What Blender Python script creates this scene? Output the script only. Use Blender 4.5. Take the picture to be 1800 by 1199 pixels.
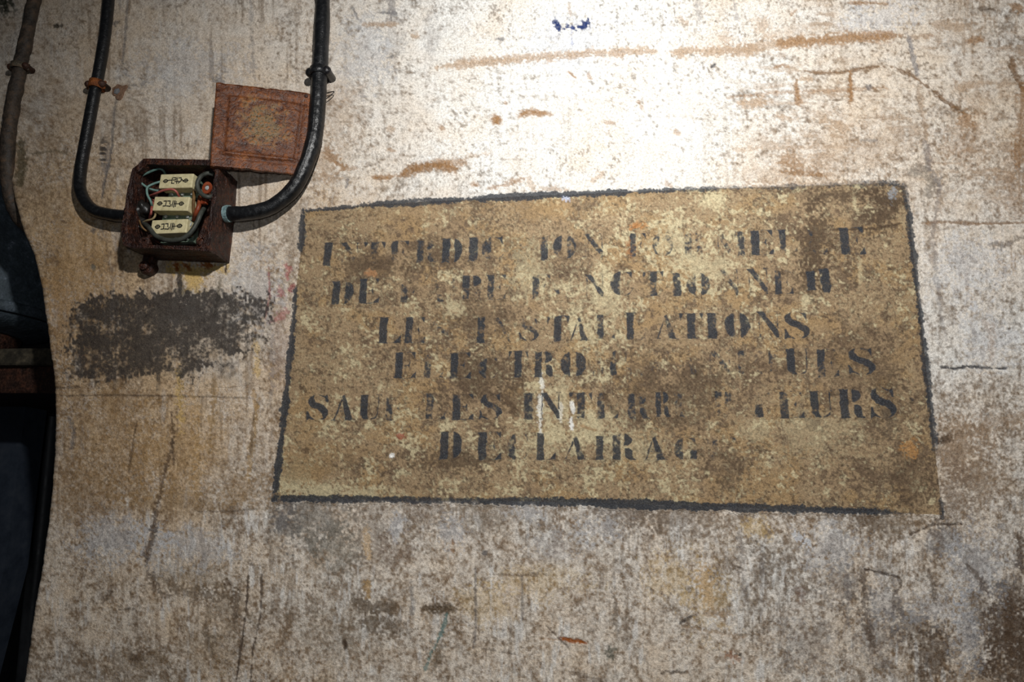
import bpy, bmesh, math, random
import numpy as np
from mathutils import Vector, Matrix, noise as mnoise

for o in list(bpy.data.objects): bpy.data.objects.remove(o)
scene = bpy.context.scene
COL = scene.collection
random.seed(7)
RNG = np.random.default_rng(7)

# ------------------------------------------------------------------ camera (solved from the four corners of the painted rectangle)
F = 1268.5136; CX, CY = 900.0, 599.5; Z0 = 1.45
SW = 0.75; SH = SW / 1.9772940876                    # painted rectangle, metres
def homog(src, dst):
    A = []
    for (x, y), (u, v) in zip(src, dst):
        A += [[x, y, 1, 0, 0, 0, -u*x, -u*y, -u], [0, 0, 0, x, y, 1, -v*x, -v*y, -v]]
    return np.linalg.svd(np.array(A))[2][-1].reshape(3, 3)
_c = [(531-CX, 368-CY), (1592-CX, 322-CY), (1655-CX, 908-CY), (482-CX, 880-CY)]
_A = np.diag([1/F, 1/F, 1]) @ homog([(-SW/2, SH/2), (SW/2, SH/2), (SW/2, -SH/2), (-SW/2, -SH/2)], _c)
_A /= np.linalg.norm(_A[:, 0])
if _A[2, 2] < 0: _A = -_A
_rx, _rz, _t = _A[:, 0], _A[:, 1]/np.linalg.norm(_A[:, 1]), _A[:, 2]
ROT = np.stack([_rx, np.cross(_rz, _rx), _rz], 1)
CAM = -ROT.T @ _t                                     # wall is the plane Y=0, camera at Y<0
def wall_xy(u, v):                                    # photo pixel -> (X, Z) on the wall, arrays welcome
    u = np.asarray(u, float); v = np.asarray(v, float)
    a, b = (u-CX)/F, (v-CY)/F
    M = ROT.T
    rx = M[0, 0]*a+M[0, 1]*b+M[0, 2]; ry = M[1, 0]*a+M[1, 1]*b+M[1, 2]; rz = M[2, 0]*a+M[2, 1]*b+M[2, 2]
    k = -CAM[1]/ry
    return CAM[0]+k*rx, CAM[2]+k*rz+Z0
def P(u, v, d=0.0):                                   # pixel + distance off the wall (metres) -> world point
    r = ROT.T @ np.array([(u-CX)/F, (v-CY)/F, 1.0])
    k = (-d-CAM[1])/r[1]
    q = CAM+k*r
    return Vector((q[0], q[1], q[2]+Z0))
def chart(X, Z):                                      # wall (X, Z) -> chart coordinates fixed to the wall
    Z = Z-Z0
    q = [ROT[i, 0]*X+ROT[i, 2]*Z+_t[i] for i in range(3)]
    return F*q[0]/q[2]+CX, F*q[1]/q[2]+CY

cam_d = bpy.data.cameras.new('camera'); cam = bpy.data.objects.new('camera', cam_d); COL.objects.link(cam)
cam_d.sensor_width = 36; cam_d.lens = 36*F/1800; cam_d.clip_start = 0.02
_m = Matrix([[ROT[0, i], -ROT[1, i], -ROT[2, i]] for i in range(3)]).to_4x4()
_m.translation = Vector((CAM[0], CAM[1], CAM[2]+Z0)); cam.matrix_world = _m
scene.camera = cam

# ------------------------------------------------------------------ light: hand torch held above the camera (hot spot + spill), dark room
w = bpy.data.worlds.new('world'); scene.world = w; w.use_nodes = True
w.node_tree.nodes['Background'].inputs[0].default_value = (0.75, 0.85, 1, 1)
w.node_tree.nodes['Background'].inputs[1].default_value = 0.012
TORCH = P(1120, 60) + Vector((0, -0.85, 0))
def spot(name, power, size, target, blend=1.0, color=(1, 1, 1), rad=0.02):
    l = bpy.data.lights.new(name, 'SPOT'); l.energy = power; l.spot_size = math.radians(size); l.spot_blend = blend
    l.color = color; l.shadow_soft_size = rad
    o = bpy.data.objects.new(name, l); COL.objects.link(o); o.location = TORCH
    o.rotation_euler = (Vector(target)-TORCH).to_track_quat('-Z', 'Y').to_euler(); return o
spot('torch_hot_spot', 14, 58, P(1130, 110), 1.0, (0.90, 0.96, 1.0))
spot('torch_spill', 36, 128, P(1060, 520), 1.0, (1.0, 0.985, 0.96))
_fl = bpy.data.lights.new('added_fill', 'POINT'); _fl.energy = 3.6; _fl.color = (.92, .96, 1); _fl.shadow_soft_size = .03  # unseen fill light added near the camera to lift the dark recess
_fo = bpy.data.objects.new('added_fill', _fl); COL.objects.link(_fo); _fo.location = (CAM[0]-.03, CAM[1]-.06, CAM[2]+Z0+.05)
vs = scene.view_settings
vs.view_transform = 'Standard'; vs.look = 'None'; vs.gamma = 1; vs.use_curve_mapping = False; vs.exposure = 0.0

# ------------------------------------------------------------------ numpy noise
def _hash(ix, iy, s):
    n = (ix.astype(np.int64)*374761393 + iy.astype(np.int64)*668265263 + s*982451653) & 0xffffffff
    n = ((n ^ (n >> 13))*1274126177) & 0xffffffff
    n = ((n ^ (n >> 16))*2246822519) & 0xffffffff
    return ((n ^ (n >> 15)) & 0xffffff).astype(np.float32)/16777215.0
def vn(x, y, s=0):
    fx = np.floor(x); fy = np.floor(y); ax = (x-fx).astype(np.float32); ay = (y-fy).astype(np.float32)
    ax = ax*ax*(3-2*ax); ay = ay*ay*(3-2*ay)
    a = _hash(fx, fy, s); b = _hash(fx+1, fy, s); c = _hash(fx, fy+1, s); d = _hash(fx+1, fy+1, s)
    return (a+(b-a)*ax)*(1-ay)+(c+(d-c)*ax)*ay
def fbm(x, y, s=0, o=4, g=0.55):
    t = 0; a = 1; n = 0
    for i in range(o):
        c, q = math.cos(0.6*i), math.sin(0.6*i); k = 2.03**i
        t = t+a*vn((x*c-y*q)*k+17.3*i, (x*q+y*c)*k-9.1*i, s+i*13); n += a; a *= g
    return t/n
def afbm(x, y, s=0, o=3, g=0.55):                      # not rotated, for streaks
    t = 0; a = 1; n = 0
    for i in range(o):
        t = t+a*vn(x*2.03**i+17.3*i, y*2.03**i-9.1*i, s+i*13); n += a; a *= g
    return t/n
def sst(a, b, x):
    t = np.clip((x-a)/(b-a), 0, 1); return t*t*(3-2*t)
def lin(*c):
    c = np.array(c, float)/255.0
    return np.where(c <= 0.04045, c/12.92, ((c+0.055)/1.055)**2.4).astype(np.float32)
def lerp(a, b, t): return a+(b-a)*t
def seg_dist(u, v, pts):                               # distance to a polyline and parameter 0..1 along it
    best = np.full(u.shape, 1e9, np.float32); par = np.zeros(u.shape, np.float32)
    L = [0]
    for a, b in zip(pts[:-1], pts[1:]): L.append(L[-1]+math.hypot(b[0]-a[0], b[1]-a[1]))
    for i, (a, b) in enumerate(zip(pts[:-1], pts[1:])):
        dx, dy = b[0]-a[0], b[1]-a[1]; q = dx*dx+dy*dy+1e-9
        t = np.clip(((u-a[0])*dx+(v-a[1])*dy)/q, 0, 1)
        d = np.hypot(u-a[0]-t*dx, v-a[1]-t*dy)
        m = d < best; best = np.where(m, d, best); par = np.where(m, (L[i]+t*math.sqrt(q))/L[-1], par)
    return best, par

# ------------------------------------------------------------------ pigment of the lime-washed wall (chart coordinates)
WHITE = lin(226, 222, 215); CREAM = lin(205, 177, 142); GREY = lin(132, 121, 109); BROWN = lin(134, 108, 80)
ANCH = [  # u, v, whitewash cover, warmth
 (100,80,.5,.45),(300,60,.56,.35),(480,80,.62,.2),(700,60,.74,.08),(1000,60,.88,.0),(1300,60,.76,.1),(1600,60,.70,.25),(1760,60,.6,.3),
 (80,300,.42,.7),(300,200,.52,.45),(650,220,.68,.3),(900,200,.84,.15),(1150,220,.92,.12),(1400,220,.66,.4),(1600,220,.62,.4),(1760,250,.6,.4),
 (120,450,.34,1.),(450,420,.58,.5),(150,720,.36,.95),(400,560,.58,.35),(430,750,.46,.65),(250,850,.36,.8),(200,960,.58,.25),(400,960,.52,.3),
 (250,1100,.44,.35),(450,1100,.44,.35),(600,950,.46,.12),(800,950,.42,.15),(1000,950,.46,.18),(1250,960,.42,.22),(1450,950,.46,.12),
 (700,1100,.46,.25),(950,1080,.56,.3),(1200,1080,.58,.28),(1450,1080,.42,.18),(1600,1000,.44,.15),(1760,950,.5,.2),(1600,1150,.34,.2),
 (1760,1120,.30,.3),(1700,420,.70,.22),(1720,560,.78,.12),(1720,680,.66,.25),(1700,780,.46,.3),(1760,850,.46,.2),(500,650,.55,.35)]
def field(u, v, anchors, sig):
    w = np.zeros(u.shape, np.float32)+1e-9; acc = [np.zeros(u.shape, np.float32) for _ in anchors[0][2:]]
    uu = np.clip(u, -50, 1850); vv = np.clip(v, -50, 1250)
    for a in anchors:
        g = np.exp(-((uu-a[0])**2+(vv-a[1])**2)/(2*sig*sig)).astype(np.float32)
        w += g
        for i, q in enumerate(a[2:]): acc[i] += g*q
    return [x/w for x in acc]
RUST = lin(146, 110, 74); DKB = lin(82, 64, 48); OCH = lin(182, 146, 94); TANB = lin(168, 142, 116); INKC = lin(38, 40, 48)
GRYS = lin(126, 122, 122); BLUE = lin(40, 58, 110); RED = lin(168, 84, 82); TEAL = lin(90, 120, 116); ORG = lin(160, 88, 30); OLIVE = lin(96, 86, 62)
PALEG = lin(206, 208, 212); YEL = lin(206, 172, 104); CRK = lin(66, 52, 42)
# strokes: polyline, half width, colour, strength, edge raggedness (px)
ST = [
 ([(770,118),(850,108),(950,100),(1060,92),(1150,90)],7,TANB,.75,6), ([(1180,92),(1260,90),(1330,84)],8,TANB,.75,7),
 ([(1290,96),(1340,82),(1380,74)],10,TANB,.55,9), ([(1370,76),(1400,74),(1480,68),(1580,62)],10,RUST*.8+TANB*.25,.85,6),
 ([(1590,66),(1640,62)],3,RUST,.5,4), ([(640,43),(700,44)],4,TANB,.7,4), ([(725,62),(735,64)],5,TANB,.7,4),
 ([(1362,118),(1376,114),(1386,118)],2.5,RUST,.6,2), ([(1415,124),(1440,128),(1480,127),(1510,121),(1560,115),(1575,119)],2.0,RUST*.6,.75,2.5),
 ([(1575,119),(1608,136),(1640,160),(1665,180),(1692,196)],2.6,RUST*.55,.8,3), ([(1494,125),(1495,150),(1496,180)],3.5,RUST,.9,3),
 ([(1400,140),(1401,165),(1406,186)],5,RUST,.75,4), ([(1400,140),(1430,138)],4,TANB,.7,4), ([(1280,172),(1350,164),(1420,160),(1560,154)],2.5,RUST,.5,3),
 ([(1300,182),(1350,178)],8,TANB,.75,6), ([(1370,206),(1400,210)],5,TANB,.6,5), ([(1440,208),(1490,228)],7,TANB,.6,8),
 ([(1490,4),(1560,7)],3,RUST,.7,2.5), ([(1720,16),(1745,15)],3,DKB,.7,3), ([(1640,42),(1700,46)],9,TANB,.55,9), ([(1700,70),(1725,70)],7,RUST,.65,5),
 ([(1780,10),(1796,16)],8,RUST,.7,5), ([(1778,100),(1785,130),(1800,160)],5,RUST*.6,.75,4), ([(1800,150),(1796,220),(1790,290)],9,RUST,.6,9),
 ([(1680,156),(1725,146)],7,TANB,.6,5), ([(1698,200),(1700,220)],14,RUST,.6,12),
 ([(1595,60),(1604,90),(1612,130)],4,GRYS,.7,3), ([(1612,140),(1622,200),(1632,260),(1636,300)],4,TANB*.8,.6,4), ([(1628,250),(1634,300)],6,GRYS,.5,5),
 ([(1600,302),(1625,300),(1640,320),(1630,350)],11,GREY*.8,.6,9), ([(1650,330),(1648,380),(1640,460)],7,TANB*.8,.5,8),
 ([(1612,392),(1660,390),(1720,393),(1800,391)],2.2,RUST*.7,.7,2), ([(1740,432),(1770,430),(1800,416)],4,DKB,.5,5), ([(1560,400),(1600,394)],2,RUST*.7,.6,2),
 ([(1652,645),(1680,648),(1700,644),(1725,646),(1770,648)],1.8,lin(52,52,56),.85,2), ([(1650,778),(1675,768)],6,DKB*.8,.8,4), ([(1675,768),(1730,760),(1790,745)],6,TANB*.7,.6,6),
 ([(1655,880),(1656,912)],3,lin(70,66,66),.7,2), ([(1600,940),(1640,922),(1690,922)],2,CRK,.7,2),
 ([(1655,300),(1640,420),(1655,560),(1665,600)],3,GRYS,.35,4), ([(1730,560),(1745,600),(1742,640)],6,TANB,.4,8),
 # lower right
 ([(1520,1000),(1560,1010),(1582,1016)],1.8,CRK,.8,2), ([(1580,1012),(1584,1030),(1574,1045)],4,DKB,.75,3), ([(1632,1005),(1640,1030),(1645,1060)],5,DKB,.6,5),
 ([(1570,1050),(1585,1085)],6,DKB,.5,6), ([(1515,1000),(1520,1060),(1525,1100),(1540,1150)],5,DKB,.6,6), ([(1500,1040),(1512,1080)],4,DKB,.5,5),
 ([(1700,990),(1715,1010),(1735,1040)],4,DKB,.6,5), ([(1490,1000),(1490,1100)],5,GRYS*.7,.45,6), ([(1792,940),(1795,1000)],6,DKB,.7,6),
 ([(1195,1097),(1215,1083)],2,lin(60,50,46),.8,2), ([(1240,1078),(1280,1080)],7,TANB*.8,.6,6), ([(1200,1100),(1260,1112),(1310,1120)],3,TANB*.7,.6,4),
 ([(1160,1184),(1205,1182)],3,DKB*.8,.75,3), ([(1250,1165),(1300,1150)],4,TANB*.7,.5,6), ([(985,1121),(1010,1127),(1030,1129)],3.2,ORG*.8,.95,2.5), ([(950,1122),(985,1125)],1.5,RUST,.6,2),
 ([(862,1010),(920,1012),(960,1010)],2,DKB,.5,3), ([(745,1068),(800,1070)],8,lin(90,74,56),.85,6), ([(785,1080),(775,1115),(758,1150),(745,1180)],2.5,TEAL,.75,3),
 ([(775,1130),(765,1175)],8,lin(102,86,66),.6,6), ([(620,1050),(650,1066),(700,1066)],12,lin(90,74,56),.7,10), ([(640,1090),(700,1105)],16,lin(96,80,62),.6,14),
 ([(645,1020),(648,1050)],5,OCH*.8,.7,5), ([(605,1125),(608,1140)],3,DKB*.7,.8,2), ([(795,950),(797,970)],3.5,RUST,.75,3), ([(645,930),(648,980)],6,CREAM,.7,7),
 ([(835,1000),(836,1100),(832,1140)],1.8,GRYS*.6,.6,2), ([(918,1010),(918,1090)],1.5,GRYS*.6,.55,2), ([(722,1020),(724,1080)],3,GRYS*.7,.5,3), ([(1080,1050),(1085,1120)],4,GREY*.7,.5,5),
 ([(1000,1180),(1060,1200)],3,CRK,.4,4), ([(1028,1014),(1030,1060)],2,TANB*.7,.5,2), ([(960,1100),(1000,1140)],1.2,CRK,.6,1.5), ([(845,1140),(910,1152)],1.5,CRK,.5,2),
 # left column
 ([(120,735),(130,760),(124,790)],3,GRYS*.7,.6,3), ([(240,740),(232,790),(226,830)],1.5,CRK,.5,1.5), ([(300,720),(306,770),(290,830),(276,890)],3,DKB*1.1,.7,4), ([(276,890),(265,950),(255,985)],5,DKB*1.2,.75,5),
 ([(302,770),(306,820)],2,CRK,.6,2), ([(455,700),(442,780),(437,850)],3.5,OCH*.75,.65,4), ([(447,720),(440,800)],2,CRK,.5,2),
 ([(436,1010),(432,1080),(415,1199)],1.6,CRK,.8,1.5), ([(460,1010),(458,1080),(445,1140),(440,1199)],1.3,CRK,.75,1.5), ([(415,1040),(412,1090)],5,DKB*1.1,.6,5),
 ([(262,1010),(275,1040),(300,1050)],6,DKB*1.1,.6,7), ([(300,1030),(340,1045),(400,1045)],10,lin(98,80,60),.55,12), ([(398,1020),(405,1030)],7,DKB*1.1,.6,6),
 ([(180,1060),(195,1040)],4,DKB*1.1,.6,4), ([(230,1160),(255,1150)],10,DKB*1.1,.5,9), ([(210,1072),(235,1070)],1.5,CRK,.6,2), ([(360,1100),(370,1150)],8,lin(98,80,60),.5,9),
 ([(104,696),(200,695),(340,697),(440,700)],1.2,CRK,.5,1.2), ([(100,682),(140,681)],2,CRK,.5,2), ([(340,900),(400,900),(450,895)],1.4,CRK,.45,2), ([(350,850),(470,852)],3,TANB*.7,.4,5),
 ([(340,700),(350,780),(345,880)],7,OCH,.35,9), ([(315,640),(318,760)],4,YEL,.5,6), ([(378,660),(372,740),(366,800)],4,OCH*.7,.55,5),
 # rust water below the junction box
 ([(300,472),(350,476),(395,470)],12,YEL,.75,10), ([(330,480),(345,505)],16,YEL,.7,12), ([(308,462),(312,475)],4,ORG*.8,.9,3), ([(322,464),(332,472)],4,ORG*.7,.9,3), ([(350,466),(375,466)],4,ORG*.8,.85,4),
 ([(396,466),(396,478)],1.6,DKB*.6,.9,1.5), ([(388,480),(383,520),(378,560)],3,OLIVE*.8,.6,3), ([(320,495),(318,520)],8,OLIVE*.7,.6,7), ([(446,690),(450,720)],4,OCH,.5,4), ([(450,600),(452,660)],4,YEL,.5,5),
 # top left
 ([(225,0),(218,80),(214,120)],1.5,GRYS*.7,.6,1.5), ([(205,170),(200,200),(196,260),(186,310),(178,350)],2,GRYS*.6,.7,1.5), ([(190,250),(184,300)],6,GRYS,.4,6), ([(50,270),(90,266),(118,268)],2.5,OLIVE,.5,3),
 ([(36,245),(40,290),(34,330)],8,OLIVE*.9,.75,6), ([(98,45),(110,46)],3.5,lin(70,62,50),.9,3), ([(200,42),(206,40)],4,GRYS*.7,.6,4), ([(225,155),(255,145)],2.5,GRYS*.7,.5,3), ([(0,0),(12,10),(8,22)],10,lin(52,54,40),.85,8),
 ([(20,4),(26,22)],4,lin(60,62,48),.6,4), ([(160,405),(166,403)],4,GRYS*.5,.6,3), ([(162,466),(164,472)],4,lin(110,106,96),.8,2), ([(375,138),(390,145)],6,GRYS*.7,.45,6), ([(340,252),(345,248)],4,GRYS*.5,.5,3),
 ([(440,0),(445,120),(450,150)],3,GRYS,.4,4), ([(480,350),(490,420)],3,TANB,.4,4), ([(612,312),(608,330)],2.2,GRYS*.8,.7,2), ([(618,10),(630,35)],1.5,GRYS*.7,.6,1.5), ([(662,22),(700,23)],2,GRYS*.7,.6,2),
 ([(690,0),(688,30)],6,GRYS,.5,6), ([(575,265),(590,280)],8,RUST,.6,6), ([(590,285),(606,296)],4,RUST,.7,4), ([(606,296),(630,296)],3,RUST,.5,3), ([(565,310),(600,315)],6,TANB,.6,7), ([(600,180),(640,150)],5,TANB,.35,7),
 ([(655,312),(690,311)],5,RUST,.8,3.5), ([(702,308),(730,296),(770,290),(800,298)],10,RUST*.9,.85,5), ([(790,288),(815,286)],7,RUST,.6,6), ([(820,276),(860,270)],3,TANB,.5,5), ([(830,325),(840,326)],5,RUST,.6,3),
 ([(870,204),(876,218)],10,RUST,.85,4), ([(912,204),(930,196),(955,199)],7,RUST,.8,4), ([(955,199),(970,202)],3,RUST,.6,2), ([(888,178),(890,183)],3,RUST,.6,2), ([(775,222),(780,226)],6,RUST,.7,4),
 ([(680,225),(690,228)],6,TANB,.6,4), ([(680,262),(692,264)],3,RUST,.6,3), ([(1000,127),(1012,138)],2.5,RUST,.75,2), ([(1035,130),(1040,142)],3,RUST,.6,3), ([(1000,4),(1003,28)],2,RUST,.4,2),
 ([(860,332),(920,314)],3,RUST,.6,4), ([(930,312),(940,334)],5,TANB,.5,5), ([(945,332),(1000,336)],4,TANB,.55,6), ([(1040,322),(1060,305)],3,TANB,.5,5), ([(1120,176),(1130,190)],3,RUST,.5,3), ([(1060,215),(1080,217)],2.5,RUST,.5,2.5),
 ([(1185,228),(1195,236)],4,RUST,.6,5), ([(1170,318),(1185,340)],4,RUST,.5,4), ([(1372,290),(1390,270),(1400,300),(1440,305)],9,RUST*.9,.55,8), ([(1380,300),(1450,310)],4,RUST*.8,.6,4), ([(1290,262),(1340,258)],5,TANB,.5,6),
 ([(1290,0),(1296,35)],4,GRYS,.5,4), ([(1225,0),(1230,40)],5,GRYS,.4,5), ([(1400,16),(1390,28)],3,RUST,.6,3), ([(1335,40),(1345,48)],12,TANB,.5,9), ([(1270,64),(1285,70)],8,TANB,.5,8), ([(1190,32),(1210,42)],4,TANB,.5,4),
 ([(976,40),(986,52),(996,48),(1008,50),(1022,47),(1032,42),(1034,36)],4,BLUE*.75,.95,5), ([(874,68),(886,69)],2.5,GRYS*.7,.7,2), ([(1005,45),(1006,82)],1.5,BLUE*2.,.35,1.5),
 ([(1250,118),(1258,112)],2,lin(60,60,66),.8,1.5), ([(1525,152),(1530,155)],5,GRYS*.7,.75,3), ([(1510,246),(1540,247)],2.5,GRYS*.6,.5,2), ([(684,100),(690,98)],3,GRYS*.6,.6,2), ([(1640,300),(1655,330)],6,GRYS,.4,6),
 # red chalk by the notice
 ([(505,490),(508,470),(500,465)],3,RED,.6,4), ([(508,510),(516,500)],4,RED*.8,.7,4), ([(490,505),(495,520)],4,RED,.5,5), ([(478,565),(505,545)],4,RED,.45,6), ([(560,512),(580,518)],6,RED,.35,6),
 ([(472,470),(474,520),(466,560)],1.4,RED*.8,.6,1.5), ([(470,540),(480,640),(474,720)],3,GRYS,.3,6),
 ([(520,880),(500,900),(490,930)],9,GRYS*.7,.5,9), ([(440,985),(445,1000)],4,DKB,.5,4), ([(850,970),(853,974)],5,GRYS*.5,.8,2), ([(1072,1140),(1075,1155)],10,lin(84,84,72),.75,6), ([(1280,1150),(1300,1160)],6,ORG*.7,.5,6), ([(1300,1150),(1302,1152)],3,lin(44,40,36),.8,2),
 ([(1400,940),(1418,950),(1425,962)],7,PALEG,.7,7), ([(1300,930),(1310,1060)],5,GRYS*.8,.4,6), ([(1235,1000),(1245,1060)],14,OCH,.55,14), ([(1310,920),(1350,935)],16,YEL,.35,14), ([(1275,985),(1300,1000)],12,DKB*1.2,.5,11),
 ([(1340,960),(1340,1080)],3,GRYS*.7,.35,5), ([(1400,1030),(1410,1060)],8,lin(110,84,72),.5,9), ([(1760,920),(1762,930)],6,GRYS*.7,.5,4), ([(1750,1030),(1765,1028)],5,GRYS*.6,.6,4),
]
BL = [  # soft blobs: u, v, ru, rv, colour, strength
 (1770,1110,60,70,DKB,.75),(1640,1150,34,60,DKB,.7),(1610,1100,50,26,DKB,.6),(1790,1170,70,60,DKB,.7),(1720,1060,30,30,DKB,.5),(1790,1050,30,50,DKB,.6),(1690,790,46,50,TANB*.75,.75),(1720,840,40,60,TANB*.6,.6),
 (1760,740,60,16,TANB*.8,.5),(1680,870,30,50,lin(122,104,88),.55),(1660,950,36,26,GRYS*.8,.6),(1560,920,64,26,lin(110,92,70),.5),(1520,914,34,24,DKB,.45),(1100,902,64,34,lin(110,98,88),.6),(1190,906,80,36,lin(112,96,80),.55),
 (880,902,90,36,GREY,.5),(560,912,50,50,lin(116,110,102),.6),(590,960,50,40,lin(120,116,106),.5),(500,930,26,30,lin(108,104,100),.55),(660,930,30,60,lin(124,110,98),.45),(690,970,30,30,lin(120,100,84),.45),(740,908,40,42,lin(120,108,98),.4),
 (320,880,90,26,lin(140,114,82),.5),(150,870,60,60,lin(150,120,84),.45),(210,780,60,90,lin(156,124,84),.4),(300,790,70,60,lin(170,134,86),.35),(420,860,50,30,lin(160,130,92),.4),
 (340,1010,90,26,lin(132,112,86),.4),(240,1170,60,40,lin(116,96,72),.5),(380,1140,60,50,lin(130,110,86),.4),(130,470,50,90,lin(178,142,96),.5),(110,560,24,70,lin(176,140,98),.4),(330,120,90,40,PALEG*.75,.35),
 (520,400,24,50,lin(150,134,116),.45),(490,600,20,70,lin(168,150,138),.5),(600,210,30,60,TANB,.3),(570,280,20,40,TANB,.45),(1500,260,110,50,TANB,.35),(1440,330,120,14,TANB*.9,.45),(1350,305,60,20,TANB,.35),
 (1780,330,30,60,RUST,.3),(1700,250,30,70,RUST,.3),(1400,60,70,20,TANB,.25),(760,70,14,40,GRYS,.3),(690,70,20,60,GRYS,.3),(640,90,40,60,PALEG*.8,.4),(1000,80,80,40,PALEG,.5),(1550,30,60,30,PALEG,.4),
 (950,1020,80,30,YEL*.9,.25),(1180,1010,40,40,YEL*.9,.3),(980,960,50,30,PALEG*.8,.3),(1460,960,50,40,PALEG*.8,.4),(1720,990,50,60,PALEG*.8,.4),(1640,1070,40,30,PALEG*.8,.35),(1700,1110,24,60,PALEG*.8,.4),(1560,1060,30,40,PALEG*.75,.35),
 (200,950,70,36,PALEG*.8,.5),(340,960,60,30,PALEG*.8,.4),(270,960,30,40,PALEG*.85,.35),(450,500,40,60,PALEG*.8,.4),(1700,470,60,50,PALEG,.4),(1740,600,50,50,PALEG,.4),(700,930,14,26,PALEG,.4),(790,940,26,26,PALEG*.9,.4),(930,900,30,20,PALEG,.35),(1060,930,40,20,PALEG*.9,.35),
 (400,1070,40,40,lin(110,92,70),.4),(850,1060,50,30,YEL*.85,.25),(590,1110,60,60,lin(140,128,112),.3),(1250,1060,40,60,YEL*.85,.3),(1480,1030,40,40,GRYS*.75,.4),(1420,1130,60,40,GRYS*.8,.35),(1540,1120,40,50,GRYS*.75,.4),
]
def apply_marks(u, v, col, mark, strokes, blobs, wu, wv, gr):
    for c in blobs:
        cx, cy, ru, rv, k, s = c
        m = np.where((np.abs(u-cx) < ru*2.2) & (np.abs(v-cy) < rv*2.2))[0]
        if not len(m): continue
        r = np.sqrt(((u[m]-cx)/ru)**2+((v[m]-cy)/rv)**2)+(wu[m]+wv[m]-1)*1.1+(gr[m]-.5)*1.5
        a = (s*sst(1.25, .55, r))[:, None]
        col[m] = lerp(col[m], k, a)
    for pts, hw, k, s, rag in strokes:
        x0 = min(p[0] for p in pts)-hw-rag*2; x1 = max(p[0] for p in pts)+hw+rag*2
        y0 = min(p[1] for p in pts)-hw-rag*2; y1 = max(p[1] for p in pts)+hw+rag*2
        m = np.where((u > x0) & (u < x1) & (v > y0) & (v < y1))[0]
        if not len(m): continue
        d, par = seg_dist(u[m], v[m], pts)
        d = d+(wu[m]-.5)*rag*1.6+(gr[m]-.5)*rag*2.2+sst(.12, 0, par)*hw*.5+sst(.88, 1, par)*hw*.5
        a = s*1.12*sst(hw*1.25+1.0, hw*.5, d)*(.74+.5*gr[m])
        a = np.clip(a, 0, 1)
        col[m] = lerp(col[m], k, a[:, None]); mark[m] = np.maximum(mark[m], a*(hw < 8))
    return col
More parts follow.
